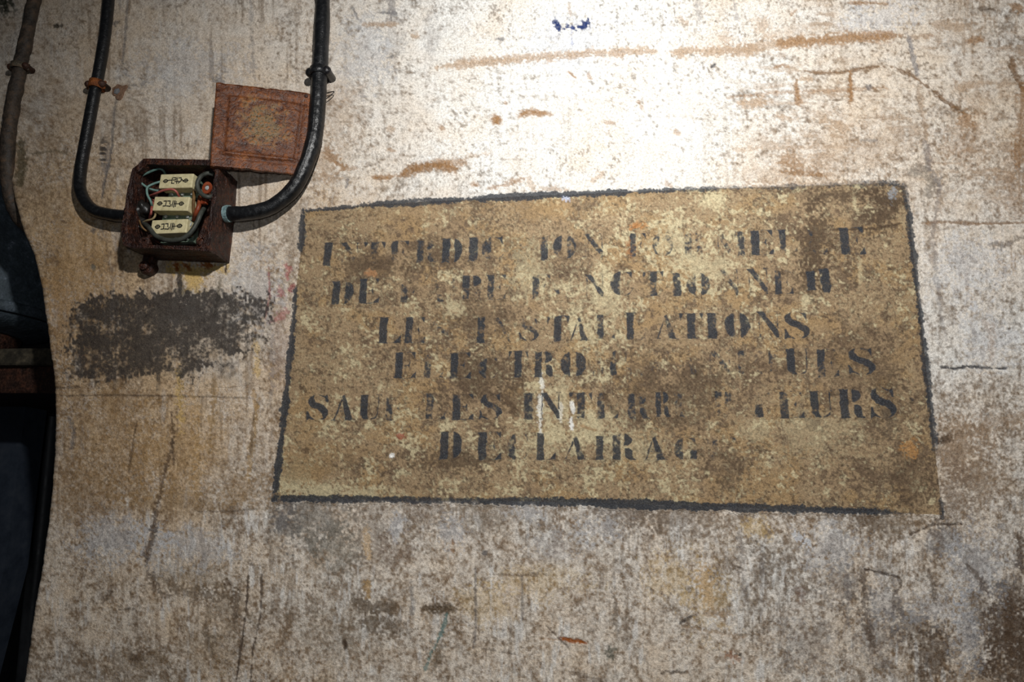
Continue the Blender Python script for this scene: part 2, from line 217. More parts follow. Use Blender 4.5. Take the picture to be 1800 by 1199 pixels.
def wall_pigment(u, v):
    u = u.astype(np.float32); v = v.astype(np.float32)
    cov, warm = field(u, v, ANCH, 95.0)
    big = fbm(u/150, v/210, 3, 3); mid = afbm(u/17, v/58, 11, 3); mid2 = fbm(u/30, v/26, 23, 4)
    fine = fbm(u/7.5, v/8.5, 37, 3, .7); worm = 1-np.abs(fbm(u/6.0, v/7.0, 41, 2, .6)*2-1)*2.2
    hor = afbm(u/80, v/7, 53, 3)
    top = sst(420, 250, v)*sst(560, 760, u)
    n = .05*sst(880, 960, v)+.24*(big-.5)+.20*(mid2-.5)+lerp(.32, .10, top)*(mid-.5)+.80*(fine-.5)+top*.42*(hor-.5)
    calm = sst(560, 430, u)*sst(520, 400, v)
    calm = np.maximum(calm, .75*sst(500, 420, u)*sst(940, 840, v))
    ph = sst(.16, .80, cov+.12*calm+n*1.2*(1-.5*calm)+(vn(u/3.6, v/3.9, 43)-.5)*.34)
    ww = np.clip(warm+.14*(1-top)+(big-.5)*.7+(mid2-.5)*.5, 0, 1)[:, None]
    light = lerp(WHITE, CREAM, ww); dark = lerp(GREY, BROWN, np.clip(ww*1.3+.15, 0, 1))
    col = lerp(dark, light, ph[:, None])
    # pale worm-like crystals of lime and dark pores
    cry = sst(.55, .95, worm)*sst(.35, .7, fbm(u/40, v/50, 61, 2))*.5*(1-.6*top)
    col = lerp(col, lin(236, 232, 226), cry[:, None]*.6)
    pore = sst(.64, .78, fbm(u/5.0, v/5.5, 71, 2, .7))*sst(.3, .65, fbm(u/60, v/70, 73, 3))
    col = lerp(col, dark*.62, (pore*.62)[:, None])
    streak = sst(.60, .78, afbm(u/6, v/110, 83, 2))*sst(.42, .62, fbm(u/90, v/120, 87, 2))
    col = lerp(col, dark*.8, (streak*(.34+.25*calm)*(1-.5*top))[:, None])
    tr = sst(1180, 1420, u)*sst(400, 310, v)
    hb = sst(.47, .66, .55*hor+.45*fbm(u/11, v/8, 163, 3, .7))*sst(.36, .58, fbm(u/110, v/70, 167, 2))
    col = lerp(col, TANB*.86, (hb*tr*.72)[:, None])
    rs = sst(1640, 1720, u)*sst(700, 420, v)
    vb = sst(.50, .68, afbm(u/7, v/70, 173, 3, .7))*sst(.38, .58, fbm(u/60, v/90, 177, 2))
    col = lerp(col, TANB*.8, (vb*rs*.62)[:, None])
    low = sst(840, 930, v)
    pale = sst(.56, .74, afbm(u/9, v/46, 183, 3, .7))*sst(.40, .60, fbm(u/70, v/60, 187, 3))
    col = lerp(col, lin(230, 228, 224), (pale*(.22+.33*low)*(1-top))[:, None])
    drk = sst(.58, .76, afbm(u/8, v/60, 193, 3, .7))*sst(.42, .62, fbm(u/80, v/70, 197, 3))
    col = lerp(col, dark*.72, (drk*(.12+.38*low)*(1-top))[:, None])
    mark = np.zeros_like(u)
    wu = fbm(u/16, v/16, 91, 3); wv = fbm(u/28, v/28, 95, 3); gr = vn(u/3.4, v/3.4, 97)
    col = apply_marks(u, v, col, mark, ST, BL, wu, wv, gr)
    # faded vertical pencil scribble beside the conduit
    m = (u > 168) & (u < 192) & (v > 232) & (v < 300)
    if m.any():
        a = sst(.50, .62, vn(u[m]/9, v[m]/3.6, 301))*sst(9, 4, np.abs(u[m]-181+(v[m]-265)*.06))*sst(300, 280, v[m])*sst(232, 255, v[m])
        col[m] = lerp(col[m], lin(46, 44, 46), (a*.85)[:, None])
    return col, mark
def relief(u, v):                                       # metres off the wall plane
    u = np.asarray(u, np.float32); v = np.asarray(v, np.float32)
    return .0022*(fbm(u/260, v/260, 201, 2)-.5)+.0013*(fbm(u/55, v/70, 205, 3)-.5)+.0007*(fbm(u/12, v/13, 211, 2)-.5)+.0003*(vn(u/5, v/5, 215)-.5)

# ------------------------------------------------------------------ node materials
def newmat(name):
    m = bpy.data.materials.new(name); m.use_nodes = True
    nt = m.node_tree; b = nt.nodes['Principled BSDF']; return m, nt, b
def nd(nt, typ, **kw):
    n = nt.nodes.new(typ)
    for k, v in kw.items():
        if k.startswith('i_'): n.inputs[int(k[2:]) if k[2:].isdigit() else k[2:]].default_value = v
        else: setattr(n, k, v)
    return n
def ramp(nt, src, stops):
    r = nd(nt, 'ShaderNodeValToRGB'); e = r.color_ramp.elements
    while len(e) < len(stops): e.new(0.5)
    for q, (p, c) in zip(e, stops):
        q.position = p; q.color = (*c, 1) if len(c) == 3 else c
    nt.links.new(src, r.inputs[0]); return r.outputs[0]
def mixc(nt, fac, a, b, mode='MIX'):
    n = nd(nt, 'ShaderNodeMix', data_type='RGBA', blend_type=mode)
    for sock, val in ((n.inputs['Factor'], fac), (n.inputs['A'], a), (n.inputs['B'], b)):
        sock = [s for s in n.inputs if s.name == sock.name and (s.type == 'RGBA' or sock.name == 'Factor' and s.type == 'VALUE')][0]
        if hasattr(val, 'links'): nt.links.new(val, sock)
        else: sock.default_value = val if not isinstance(val, tuple) or len(val) == 4 else (*val, 1)
    return [s for s in n.outputs if s.type == 'RGBA'][0]
def mth(nt, op, a, b=None, c=None, clamp=False):
    n = nd(nt, 'ShaderNodeMath', operation=op, use_clamp=clamp)
    for i, val in enumerate((a, b, c)):
        if val is None: continue
        if hasattr(val, 'links'): nt.links.new(val, n.inputs[i])
        else: n.inputs[i].default_value = val
    return n.outputs[0]
def noise_node(nt, co, scale, detail=3, rough=.6):
    n = nd(nt, 'ShaderNodeTexNoise'); nt.links.new(co, n.inputs['Vector'])
    n.inputs['Scale'].default_value = scale; n.inputs['Detail'].default_value = detail; n.inputs['Roughness'].default_value = rough
    return n.outputs['Fac']
def bump(nt, b, h, strength, dist, prev=None):
    n = nd(nt, 'ShaderNodeBump'); n.inputs['Strength'].default_value = strength; n.inputs['Distance'].default_value = dist
    nt.links.new(h, n.inputs['Height'])
    if prev: nt.links.new(prev, n.inputs['Normal'])
    nt.links.new(n.outputs[0], b.inputs['Normal']); return n.outputs[0]

def plaster_material():
    m, nt, b = newmat('lime_plaster')
    pos = nd(nt, 'ShaderNodeNewGeometry').outputs['Position']
    pig = nd(nt, 'ShaderNodeAttribute', attribute_name='pigment').outputs['Color']
    sep = nd(nt, 'ShaderNodeSeparateColor'); nt.links.new(nd(nt, 'ShaderNodeAttribute', attribute_name='wear').outputs['Color'], sep.inputs[0])
    ink, mark = sep.outputs[0], sep.outputs[1]
    n1 = noise_node(nt, pos, 330, 3, .7); n2 = noise_node(nt, pos, 760, 2, .6); n3 = noise_node(nt, pos, 120, 4, .6)
    k = mth(nt, 'ADD', mth(nt, 'MULTIPLY_ADD', n1, 1.5, -.22), mth(nt, 'MULTIPLY', n2, .95))
    comb = nd(nt, 'ShaderNodeCombineColor')
    for i in range(3): nt.links.new(k, comb.inputs[i])
    c = mixc(nt, 1.0, pig, comb.outputs[0], 'MULTIPLY')
    # paint film: coverage eaten away by the grain of the plaster
    e = mth(nt, 'ADD', ink, mth(nt, 'MULTIPLY_ADD', n1, .9, -.45)); e = mth(nt, 'ADD', e, mth(nt, 'MULTIPLY_ADD', n3, .5, -.25)); e = mth(nt, 'ADD', e, mth(nt, 'MULTIPLY_ADD', n2, .5, -.25))
    mr = nd(nt, 'ShaderNodeMapRange', interpolation_type='SMOOTHSTEP'); nt.links.new(e, mr.inputs[0])
    mr.inputs[1].default_value = .25; mr.inputs[2].default_value = .80
    inkc = ramp(nt, n2, [(.3, tuple(lin(30, 34, 40))), (.62, tuple(lin(56, 61, 68))), (.8, tuple(lin(102, 105, 108)))])
    inkc = mixc(nt, sep.outputs[2], inkc, ramp(nt, n2, [(.3, tuple(lin(38, 35, 34))), (.6, tuple(lin(62, 57, 54))), (.8, tuple(lin(112, 102, 92)))]))
    cov = mth(nt, 'MULTIPLY', mr.outputs[0], .92)
    c = mixc(nt, cov, c, inkc)
    nt.links.new(c, b.inputs['Base Color'])
    b.inputs['Roughness'].default_value = .82; b.inputs['Specular IOR Level'].default_value = .25
    h = mth(nt, 'ADD', mth(nt, 'MULTIPLY', n1, 1.0), mth(nt, 'MULTIPLY', n2, .5))
    bump(nt, b, h, .7, .0014)
    return m
PLASTER = plaster_material()

def rust_material(name, stops, scale=90, rough=(.35, .75), center=None, bstr=.7):
    m, nt, b = newmat(name)
    co = nd(nt, 'ShaderNodeTexCoord').outputs['Object']
    n1 = noise_node(nt, co, scale, 5, .7); n2 = noise_node(nt, co, scale*4, 3, .6)
    v = mth(nt, 'ADD', mth(nt, 'MULTIPLY', n1, .75), mth(nt, 'MULTIPLY', n2, .25))
    c = ramp(nt, v, stops)
    if center:
        vl = nd(nt, 'ShaderNodeVectorMath', operation='DISTANCE'); nt.links.new(co, vl.inputs[0]); vl.inputs[1].default_value = center[0]
        f = mth(nt, 'ADD', mth(nt, 'MULTIPLY', vl.outputs['Value'], -1/center[1]), mth(nt, 'MULTIPLY_ADD', n1, 2.6, -.55))
        mr = nd(nt, 'ShaderNodeMapRange', interpolation_type='SMOOTHSTEP'); nt.links.new(f, mr.inputs[0]); mr.inputs[1].default_value = .0; mr.inputs[2].default_value = .5
        c = mixc(nt, mth(nt, 'MULTIPLY', mr.outputs[0], .85), c, ramp(nt, n2, [(.35, tuple(lin(84, 66, 40))), (.5, tuple(lin(128, 110, 76))), (.68, tuple(lin(160, 92, 36)))]))
    nt.links.new(c, b.inputs['Base Color'])
    rr = nd(nt, 'ShaderNodeMapRange'); nt.links.new(n2, rr.inputs[0]); rr.inputs[1].default_value = .3; rr.inputs[2].default_value = .7
    rr.inputs[3].default_value = rough[0]; rr.inputs[4].default_value = rough[1]; nt.links.new(rr.outputs[0], b.inputs['Roughness'])
    b.inputs['Specular IOR Level'].default_value = .45
    bump(nt, b, v, bstr, .004)
    return m
RUST_BOX = rust_material('rusted_iron', [(.30, tuple(lin(20, 13, 12))), (.48, tuple(lin(44, 25, 20))), (.60, tuple(lin(72, 40, 26))), (.74, tuple(lin(120, 64, 30)))], 80, (.25, .7), None, 1.0)
RUST_LID = rust_material('rusted_lid', [(.30, tuple(lin(50, 28, 20))), (.45, tuple(lin(88, 50, 30))), (.56, tuple(lin(116, 68, 38))), (.70, tuple(lin(156, 88, 38)))], 70, (.28, .62), ((.0, 0, .004), .056))
RUST_ORG = rust_material('orange_rust', [(.3, tuple(lin(70, 34, 16))), (.5, tuple(lin(140, 78, 36))), (.7, tuple(lin(176, 104, 48)))], 160)
RUST_DK = rust_material('dark_rust', [(.3, tuple(lin(22, 16, 14))), (.5, tuple(lin(56, 36, 28))), (.7, tuple(lin(96, 58, 40)))], 60)
DARK_BOLT = rust_material('dark_bolt', [(.3, tuple(lin(14, 14, 16))), (.55, tuple(lin(30, 29, 31))), (.75, tuple(lin(54, 48, 44)))], 150, (.15, .4), None, .25)
CORRODED = rust_material('corroded_tape_pipe', [(.28, tuple(lin(34, 30, 27))), (.45, tuple(lin(62, 54, 47))), (.58, tuple(lin(84, 70, 58))), (.72, tuple(lin(116, 88, 66)))], 45, (.5, .8))
CORR_CLIP = rust_material('corroded_clip', [(.3, tuple(lin(52, 46, 36))), (.5, tuple(lin(96, 88, 74))), (.7, tuple(lin(128, 104, 80)))], 120)
TANK = rust_material('tank_paint', [(.3, tuple(lin(58, 68, 76))), (.5, tuple(lin(80, 92, 100))), (.62, tuple(lin(100, 112, 124))), (.75, tuple(lin(190, 198, 214)))], 55, (.5, .8))
BLUEPAN = rust_material('blue_grey_panel', [(.3, tuple(lin(34, 40, 50))), (.5, tuple(lin(46, 54, 66))), (.7, tuple(lin(58, 64, 74)))], 12, (.5, .7), None, .1)
STEELGR = rust_material('grey_steel', [(.3, tuple(lin(40, 42, 44))), (.5, tuple(lin(52, 54, 58))), (.7, tuple(lin(64, 66, 70)))], 12, (.4, .6), None, .1)
LEDGE = rust_material('dusty_ledge', [(.3, tuple(lin(30, 28, 24))), (.5, tuple(lin(66, 60, 48))), (.7, tuple(lin(112, 102, 82)))], 30, (.7, .9), None, .3)
CONCRETE = rust_material('dark_concrete', [(.3, tuple(lin(50, 50, 50))), (.5, tuple(lin(74, 72, 70))), (.7, tuple(lin(98, 94, 90)))], 14, (.8, .95), None, .4)
def conduit_material(name, base, braid=False):
    m, nt, b = newmat(name)
    co = nd(nt, 'ShaderNodeTexCoord').outputs['UV']; pos = nd(nt, 'ShaderNodeNewGeometry').outputs['Position']
    n1 = noise_node(nt, pos, 160, 4, .65); n2 = noise_node(nt, pos, 600, 2)
    c = ramp(nt, n1, [(.3, tuple(lin(*base))), (.55, tuple(lin(*[x+7 for x in base]))), (.78, tuple(lin(*[x*1.3+20 for x in base])))])
    nt.links.new(c, b.inputs['Base Color'])
    rr = nd(nt, 'ShaderNodeMapRange'); nt.links.new(n1, rr.inputs[0]); rr.inputs[3].default_value = .18; rr.inputs[4].default_value = .55
    nt.links.new(rr.outputs[0], b.inputs['Roughness']); b.inputs['Specular IOR Level'].default_value = .5
    pr = bump(nt, b, mth(nt, 'ADD', n1, mth(nt, 'MULTIPLY', n2, .4)), .45, .0015)
    if braid:
        at = nd(nt, 'ShaderNodeAttribute', attribute_name='braid').outputs['Fac']
        wv = []
        for s in (1, -1):
            mp = nd(nt, 'ShaderNodeMapping'); nt.links.new(co, mp.inputs[0]); mp.inputs['Rotation'].default_value = (0, 0, s*.9)
            q = nd(nt, 'ShaderNodeTexWave'); nt.links.new(mp.outputs[0], q.inputs[0]); q.inputs['Scale'].default_value = 42; q.inputs['Distortion'].default_value = .6
            wv.append(q.outputs['Fac'])
        h = mth(nt, 'MULTIPLY', mth(nt, 'MAXIMUM', wv[0], wv[1]), at)
        bump(nt, b, h, .35, .0009, pr)
    return m
BLACK_CON = conduit_material('black_conduit', (17, 18, 20))
BRAID_CON = conduit_material('black_tarred_conduit', (16, 17, 19), True)
def plain(name, c, rough=.5, spec=.4, var=14, scale=120):
    m, nt, b = newmat(name)
    pos = nd(nt, 'ShaderNodeNewGeometry').outputs['Position']
    n1 = noise_node(nt, pos, scale, 4, .65)
    c2 = [max(0, x-var*1.6) for x in c]; c3 = [min(255, x+var) for x in c]
    nt.links.new(ramp(nt, n1, [(.32, tuple(lin(*c2))), (.5, tuple(lin(*c))), (.7, tuple(lin(*c3)))]), b.inputs['Base Color'])
    b.inputs['Roughness'].default_value = rough; b.inputs['Specular IOR Level'].default_value = spec
    bump(nt, b, n1, .2, .0008); return m
M_CREAM = plain('cream_ceramic', (214, 202, 160), .35, .5, 14, 180)
M_PRINT = plain('black_print', (44, 42, 40), .6, .3, 8)
M_SAGE = plain('sage_plastic', (112, 128, 112), .5, .4, 18)
M_TEALW = plain('teal_wire', (104, 134, 126), .5, .4, 14)
M_PINKW = plain('pink_wire', (168, 92, 82), .5, .4, 16)
M_GREYW = plain('dark_grey_wire', (62, 64, 58), .55, .4, 12)
M_TANW = plain('tan_wire', (150, 132, 96), .6, .3, 16)
M_BRNW = plain('brown_wire', (112, 84, 50), .6, .3, 16)
M_ORGW = plain('orange_lug', (134, 62, 34), .5, .4, 20)
M_BLKR = plain('black_rubber', (34, 32, 30), .4, .5, 8)
M_STEEL = plain('bright_steel', (168, 172, 170), .35, .6, 20)
M_VERD = plain('pale_blue_paint', (122, 146, 148), .5, .4, 26, 220)
M_GREYM = plain('grey_metal_plug', (120, 120, 122), .6, .4, 26, 220)

# ------------------------------------------------------------------ mesh helpers
def link(name, me, mat, parent=None):
    o = bpy.data.objects.new(name, me); COL.objects.link(o)
    if mat: me.materials.append(mat)
    if parent: o.parent = parent; o.matrix_parent_inverse = parent.matrix_world.inverted()
    return o
def tag(o, label=None, cat=None, group=None, kind=None):
    if label: o['label'] = label
    if cat: o['category'] = cat
    if group: o['group'] = group
    if kind: o['kind'] = kind
    return o
def empty(name, loc):
    o = bpy.data.objects.new(name, None); COL.objects.link(o); o.location = loc; o.empty_display_size = .02
    bpy.context.view_layer.update(); return o
def grid_mesh(name, co, quads, smooth=True, **attrs):
    me = bpy.data.meshes.new(name)
    nv, nf = len(co), len(quads)
    me.vertices.add(nv); me.vertices.foreach_set('co', np.ascontiguousarray(co, np.float32).ravel())
    me.loops.add(nf*4); me.loops.foreach_set('vertex_index', np.ascontiguousarray(quads, np.int32).ravel())
    me.polygons.add(nf); me.polygons.foreach_set('loop_start', np.arange(0, nf*4, 4, dtype=np.int32))
    me.polygons.foreach_set('use_smooth', np.full(nf, smooth))
    me.update(calc_edges=True)
    for k, a in attrs.items():
        at = me.attributes.new(k, 'FLOAT_COLOR', 'POINT')
        full = np.ones((nv, 4), np.float32); full[:, :a.shape[1]] = a
        at.data.foreach_set('color', full.ravel())
    return me
def grid_quads(nr, nc):
    i = np.arange(nr*nc).reshape(nr, nc)
    return np.stack([i[:-1, :-1], i[1:, :-1], i[1:, 1:], i[:-1, 1:]], -1).reshape(-1, 4)
def bm_obj(name, bm, mat, parent=None, smooth=False):
    me = bpy.data.meshes.new(name); bmesh.ops.recalc_face_normals(bm, faces=bm.faces[:]); bm.to_mesh(me); bm.free()
    if smooth:
        for p in me.polygons: p.use_smooth = True
    return link(name, me, mat, parent)
def catmull(pts, n=10):
    P_ = [Vector(p) for p in pts]; P_ = [P_[0]*2-P_[1]]+P_+[P_[-1]*2-P_[-2]]; out = []
    for i in range(1, len(P_)-2):
        a, b, c, d = P_[i-1:i+3]
        for k in range(n):
            t = k/n
            out.append(.5*((2*b)+(c-a)*t+(2*a-5*b+4*c-d)*t*t+(3*b-a-3*c+d)*t**3))
    out.append(P_[-2]); return out
def tube(name, pts, rad, mat, parent=None, seg=14, n=10, rough=0.0, rfun=None, braid=None, smoothpath=True, cap=True):
    path = catmull(pts, n) if smoothpath else [Vector(p) for p in pts]
    N = len(path); L = [0]
    for a, b in zip(path[:-1], path[1:]): L.append(L[-1]+(b-a).length)
    tan = [(path[min(i+1, N-1)]-path[max(i-1, 0)]).normalized() for i in range(N)]
    nrm = Vector((0, -1, 0)); nrm = (nrm-tan[0]*nrm.dot(tan[0]))
    if nrm.length < 1e-4: nrm = Vector((0, 0, 1))-tan[0]*tan[0].z
    nrm.normalize()
    co = []; uv = []; br = []
    for i in range(N):
        nrm = (nrm-tan[i]*nrm.dot(tan[i])).normalized(); bi = tan[i].cross(nrm)
        r = rad*(rfun(L[i]/L[-1]) if rfun else 1)
        for k in range(seg):
            a = 2*math.pi*k/seg; d = nrm*math.cos(a)+bi*math.sin(a)
            p = path[i]+d*r
            if rough: p += d*rough*mnoise.noise(p*140)+d*rough*1.2*mnoise.noise(p*45)
            co.append(p); uv.append((L[i], a*rad)); br.append(braid(L[i]/L[-1]) if braid else 0)
    quads = []
    for i in range(N-1):
        for k in range(seg):
            k2 = (k+1) % seg; quads.append((i*seg+k, i*seg+k2, (i+1)*seg+k2, (i+1)*seg+k))
    me = bpy.data.meshes.new(name)
    faces = [tuple(q) for q in quads]
    if cap: faces += [tuple(range(seg))[::-1], tuple(range((N-1)*seg, N*seg))]
    me.from_pydata([tuple(c) for c in co], [], faces)
    for p in me.polygons: p.use_smooth = True
    lay = me.uv_layers.new(name='UVMap')
    for lp in me.loops: lay.data[lp.index].uv = uv[lp.vertex_index]
    if braid:
        at = me.attributes.new('braid', 'FLOAT', 'POINT'); at.data.foreach_set('value', br)
    return link(name, me, mat, parent)
def frame_box(bm, c, sx, sy, sz, bev=.0, rot=None):
    r = bmesh.ops.create_cube(bm, size=1.0); vs_ = r['verts']
    for v_ in vs_: v_.co = Vector((v_.co.x*sx, v_.co.y*sy, v_.co.z*sz))
    if bev:
        es = list({e for v_ in vs_ for e in v_.link_edges})
        g = bmesh.ops.bevel(bm, geom=es, offset=bev, segments=2, affect='EDGES', profile=.5)
        vs_ = list({v_ for f in g['faces'] for v_ in f.verts}|{v_ for v_ in vs_ if v_.is_valid})
    for v_ in vs_:
        q = v_.co.copy()
        if rot: q = rot @ q
        v_.co = q+Vector(c)
def lathe_bm(prof, seg=20, axis='-Y'):                  # prof: (radius, height off base)
    bm = bmesh.new(); rings = []
    for r, h in prof:
        ring = []
        for k in range(seg):
            a = 2*math.pi*k/seg
            ring.append(bm.verts.new((r*math.cos(a), -h, r*math.sin(a)) if axis == '-Y' else (r*math.cos(a), r*math.sin(a), h)))
        rings.append(ring)
    for a, b in zip(rings[:-1], rings[1:]):
        for k in range(seg): bm.faces.new((a[k], a[(k+1) % seg], b[(k+1) % seg], b[k]))
    bm.faces.new(rings[0]); bm.faces.new(rings[-1]); return bm

# ------------------------------------------------------------------ the wall
EDGE = [(-800,-150),(60,-150),(120,-140),(160,-100),(190,-45),(215,-8),(250,12),(300,22),(345,31),(400,45),(440,63),(480,73),(510,79),(570,89),(640,98),(690,103),(760,104),(850,99),(920,91),(1000,79),(1100,63),(1199,50),(1300,34),(2000,-60)]
_ev = np.array([e[0] for e in EDGE], float); _ee = np.array([e[1] for e in EDGE], float)
def edge_u(v):
    v = np.asarray(v, float); acc = 0
    for k in np.linspace(-14, 14, 7): acc = acc+np.interp(v+k, _ev, _ee)
    return acc/7+(fbm(np.full_like(v, 3.3), v/9, 401, 3)-.5)*2.5+(fbm(np.full_like(v, 7.7), v/50, 405, 2)-.5)*3
rows = np.concatenate([np.arange(-620, -200, 14), np.arange(-200, -20, 6), np.arange(-20, 1220, 1.6), np.arange(1222, 1400, 6), np.arange(1400, 1900, 14)]).astype(float)
cols = np.concatenate([np.arange(0, 1980, 1.6), np.arange(1980, 2200, 6), np.arange(2200, 2900, 14)]).astype(float)
eu = edge_u(rows)
U = eu[:, None]+cols[None, :]*((2900-eu[:, None])/2900); V = np.repeat(rows[:, None], len(cols), 1)
X, Z = wall_xy(U, V)
hh = relief(U.ravel(), V.ravel()).reshape(U.shape)
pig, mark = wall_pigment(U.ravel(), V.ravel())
hh = hh-.0007*mark.reshape(U.shape)
R_ = .010
bx, bz, bh = X[:, :1], Z[:, :1], hh[:, :1]
back = []
for a in np.linspace(0, math.pi/2, 7)[1:]:
    back.append((bx-R_*math.sin(a), -bh+R_*(1-math.cos(a)), bz))
back.append((bx-R_, np.full_like(bx, .12), bz)); back.append((bx-R_, np.full_like(bx, .32), bz))
nb = len(back)
XX = np.concatenate([b[0] for b in back[::-1]]+[X], 1); YY = np.concatenate([b[1] for b in back[::-1]]+[-hh], 1); ZZ = np.concatenate([b[2] for b in back[::-1]]+[Z], 1)
pg = pig.reshape(U.shape+(3,)); pg = np.concatenate([np.repeat(pg[:, :1], nb, 1), pg], 1).reshape(-1, 3)
mk = np.concatenate([np.repeat(mark.reshape(U.shape)[:, :1], nb, 1), mark.reshape(U.shape)], 1).reshape(-1)
wear = np.zeros((len(mk), 3), np.float32); wear[:, 1] = mk
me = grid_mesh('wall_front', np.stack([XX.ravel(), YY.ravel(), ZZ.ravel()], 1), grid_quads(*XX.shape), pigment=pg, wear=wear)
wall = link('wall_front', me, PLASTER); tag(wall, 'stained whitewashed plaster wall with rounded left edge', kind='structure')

# thin paint films that follow the wall relief
def film(name, bbox, step, mask_fn, pig_fn, off, parent=None, thr=.06, keep_all=False, tone=0.0):
    u = np.arange(bbox[0], bbox[2]+step*.5, step); v = np.arange(bbox[1], bbox[3]+step*.5, step)
    UU, VV = np.meshgrid(u, v); uf, vf = UU.ravel(), VV.ravel()
    mask = mask_fn(uf, vf).astype(np.float32)
    q = grid_quads(len(v), len(u)); keep = mask[q].max(1) > thr
    q = q[keep]
    if not len(q): return None
    used, inv = np.unique(q.ravel(), return_inverse=True); q = inv.reshape(-1, 4)
    uf, vf, mask = uf[used], vf[used], mask[used]
    x, z = wall_xy(uf, vf); h = relief(uf, vf)+off
    c = pig_fn(uf, vf); wr = np.zeros((len(uf), 3), np.float32); wr[:, 0] = 0 if keep_all else mask; wr[:, 2] = tone
    me = grid_mesh(name, np.stack([x, -h, z], 1), q, pigment=c, wear=wr)
    return link(name, me, PLASTER, parent)

# ------------------------------------------------------------------ painted notice
TOPL = [(534,371),(620,364),(640,361),(760,354),(900,346),(1060,340),(1250,332),(1400,328),(1560,322),(1590,328)]
RIGHTL = [(1588,326),(1597,370),(1604,430),(1614,520),(1624,610),(1634,700),(1642,780),(1650,850),(1655,905)]
BOTL = [(482,876),(600,877),(760,880),(900,881),(1050,884),(1200,889),(1350,894),(1500,898),(1600,903),(1652,905)]
LEFTL = [(533,370),(529,440),(520,510),(511,620),(503,700),(494,780),(484,878)]
S_T = lin(152, 129, 100); S_B = lin(112, 93, 73); S_C = lin(198, 184, 148); S_O = lin(158, 130, 93); S_D = lin(86, 70, 54)
SANCH = [ # u, v, brown amount, cream amount
 (560,400,.35,.15),(700,390,.3,.25),(820,390,.45,.2),(960,380,.35,.2),(1100,370,.3,.35),(1230,360,.3,.45),(1360,370,.5,.2),(1480,370,.55,.15),(1570,370,.75,.1),
 (620,460,.65,.1),(760,480,.65,.15),(880,470,.6,.3),(1000,440,.5,.3),(1120,430,.45,.4),(1230,450,.3,.65),(1340,450,.45,.4),(1430,450,.85,.05),(1560,460,.55,.15),
 (560,560,.4,.25),(680,550,.5,.3),(800,560,.75,.2),(930,530,.5,.45),(1050,540,.4,.55),(1170,520,.45,.35),(1300,520,.5,.25),(1420,540,.4,.35),(1560,580,.45,.2),
 (580,640,.4,.3),(700,630,.45,.3),(830,620,.75,.15),(950,610,.5,.3),(1060,600,.5,.35),(1180,620,.6,.15),(1300,630,.65,.1),(1440,630,.6,.15),(1570,680,.6,.05),
 (560,740,.35,.3),(680,740,.5,.4),(790,730,.55,.35),(880,690,.55,.3),(980,740,.25,.7),(1100,690,.7,.15),(1220,700,.7,.1),(1330,720,.55,.25),(1460,720,.55,.2),(1590,780,.6,.1),
 (560,820,.3,.35),(680,800,.45,.45),(820,800,.6,.3),(940,800,.35,.45),(1060,790,.3,.5),(1180,790,.5,.25),(1300,790,.5,.35),(1440,800,.5,.25),(1590,860,.65,.1),
 (540,860,.2,.6),(700,860,.35,.4),(860,860,.45,.3),(1000,850,.4,.35),(1150,860,.4,.25),(1300,860,.5,.25),(1450,870,.55,.15)]
SB = [(1430,430,22,70,S_D,0.90),(1420,500,16,40,S_D,0.72),(1560,350,40,20,S_D*.9,0.90),(1545,385,24,34,S_D,0.90),(1470,345,60,10,S_D,0.78),(880,425,30,20,S_D,0.52),(640,470,60,26,S_D,0.65),(760,445,40,30,S_D,0.52),(840,560,60,40,S_D,0.52),
 (850,660,50,40,S_D,0.65),(900,700,30,30,S_D,0.52),(800,810,60,16,S_D,0.72),(1130,690,50,60,S_D,0.52),(1210,700,50,60,S_D,0.52),(960,470,60,40,S_D,0.33),(1280,820,20,40,S_D,0.59),(1500,640,60,60,S_D,0.39),(1600,840,30,60,S_D,0.52),(1560,700,26,90,S_D*1.1,0.45),
 (850,425,18,50,S_B,.4),(795,375,14,40,S_B,.5),(925,370,20,30,S_B,.4),(1230,470,60,22,S_C,.55),(1180,420,40,26,S_C,.45),(1250,355,20,14,S_C*1.05,.5),(930,480,30,40,S_C,.35),(1060,520,30,50,S_C,.5),(1035,585,24,30,S_C*1.02,.55),(1050,740,46,26,S_C,.6),
 (960,770,50,30,S_C,.45),(985,720,14,60,S_C,.5),(560,862,60,14,S_C*.95,.8),(520,840,20,26,S_C*.9,.6),(640,868,60,9,S_C*.9,.6),(800,540,14,14,S_C*1.05,.6),(1415,535,8,22,S_C*1.05,.7),(1105,790,60,30,S_C,.35),(1040,770,30,14,S_C,.4),(1430,760,70,40,S_C*.9,.3),(1330,760,40,20,S_C*.9,.3),
 (540,830,40,14,S_O*.9,.6),(560,810,60,20,S_O*.85,.4),(960,368,70,18,S_O,.5),(720,375,60,16,S_O,.35),(1110,345,80,10,S_O,.3),(1600,790,14,14,lin(190,140,84),.6)]
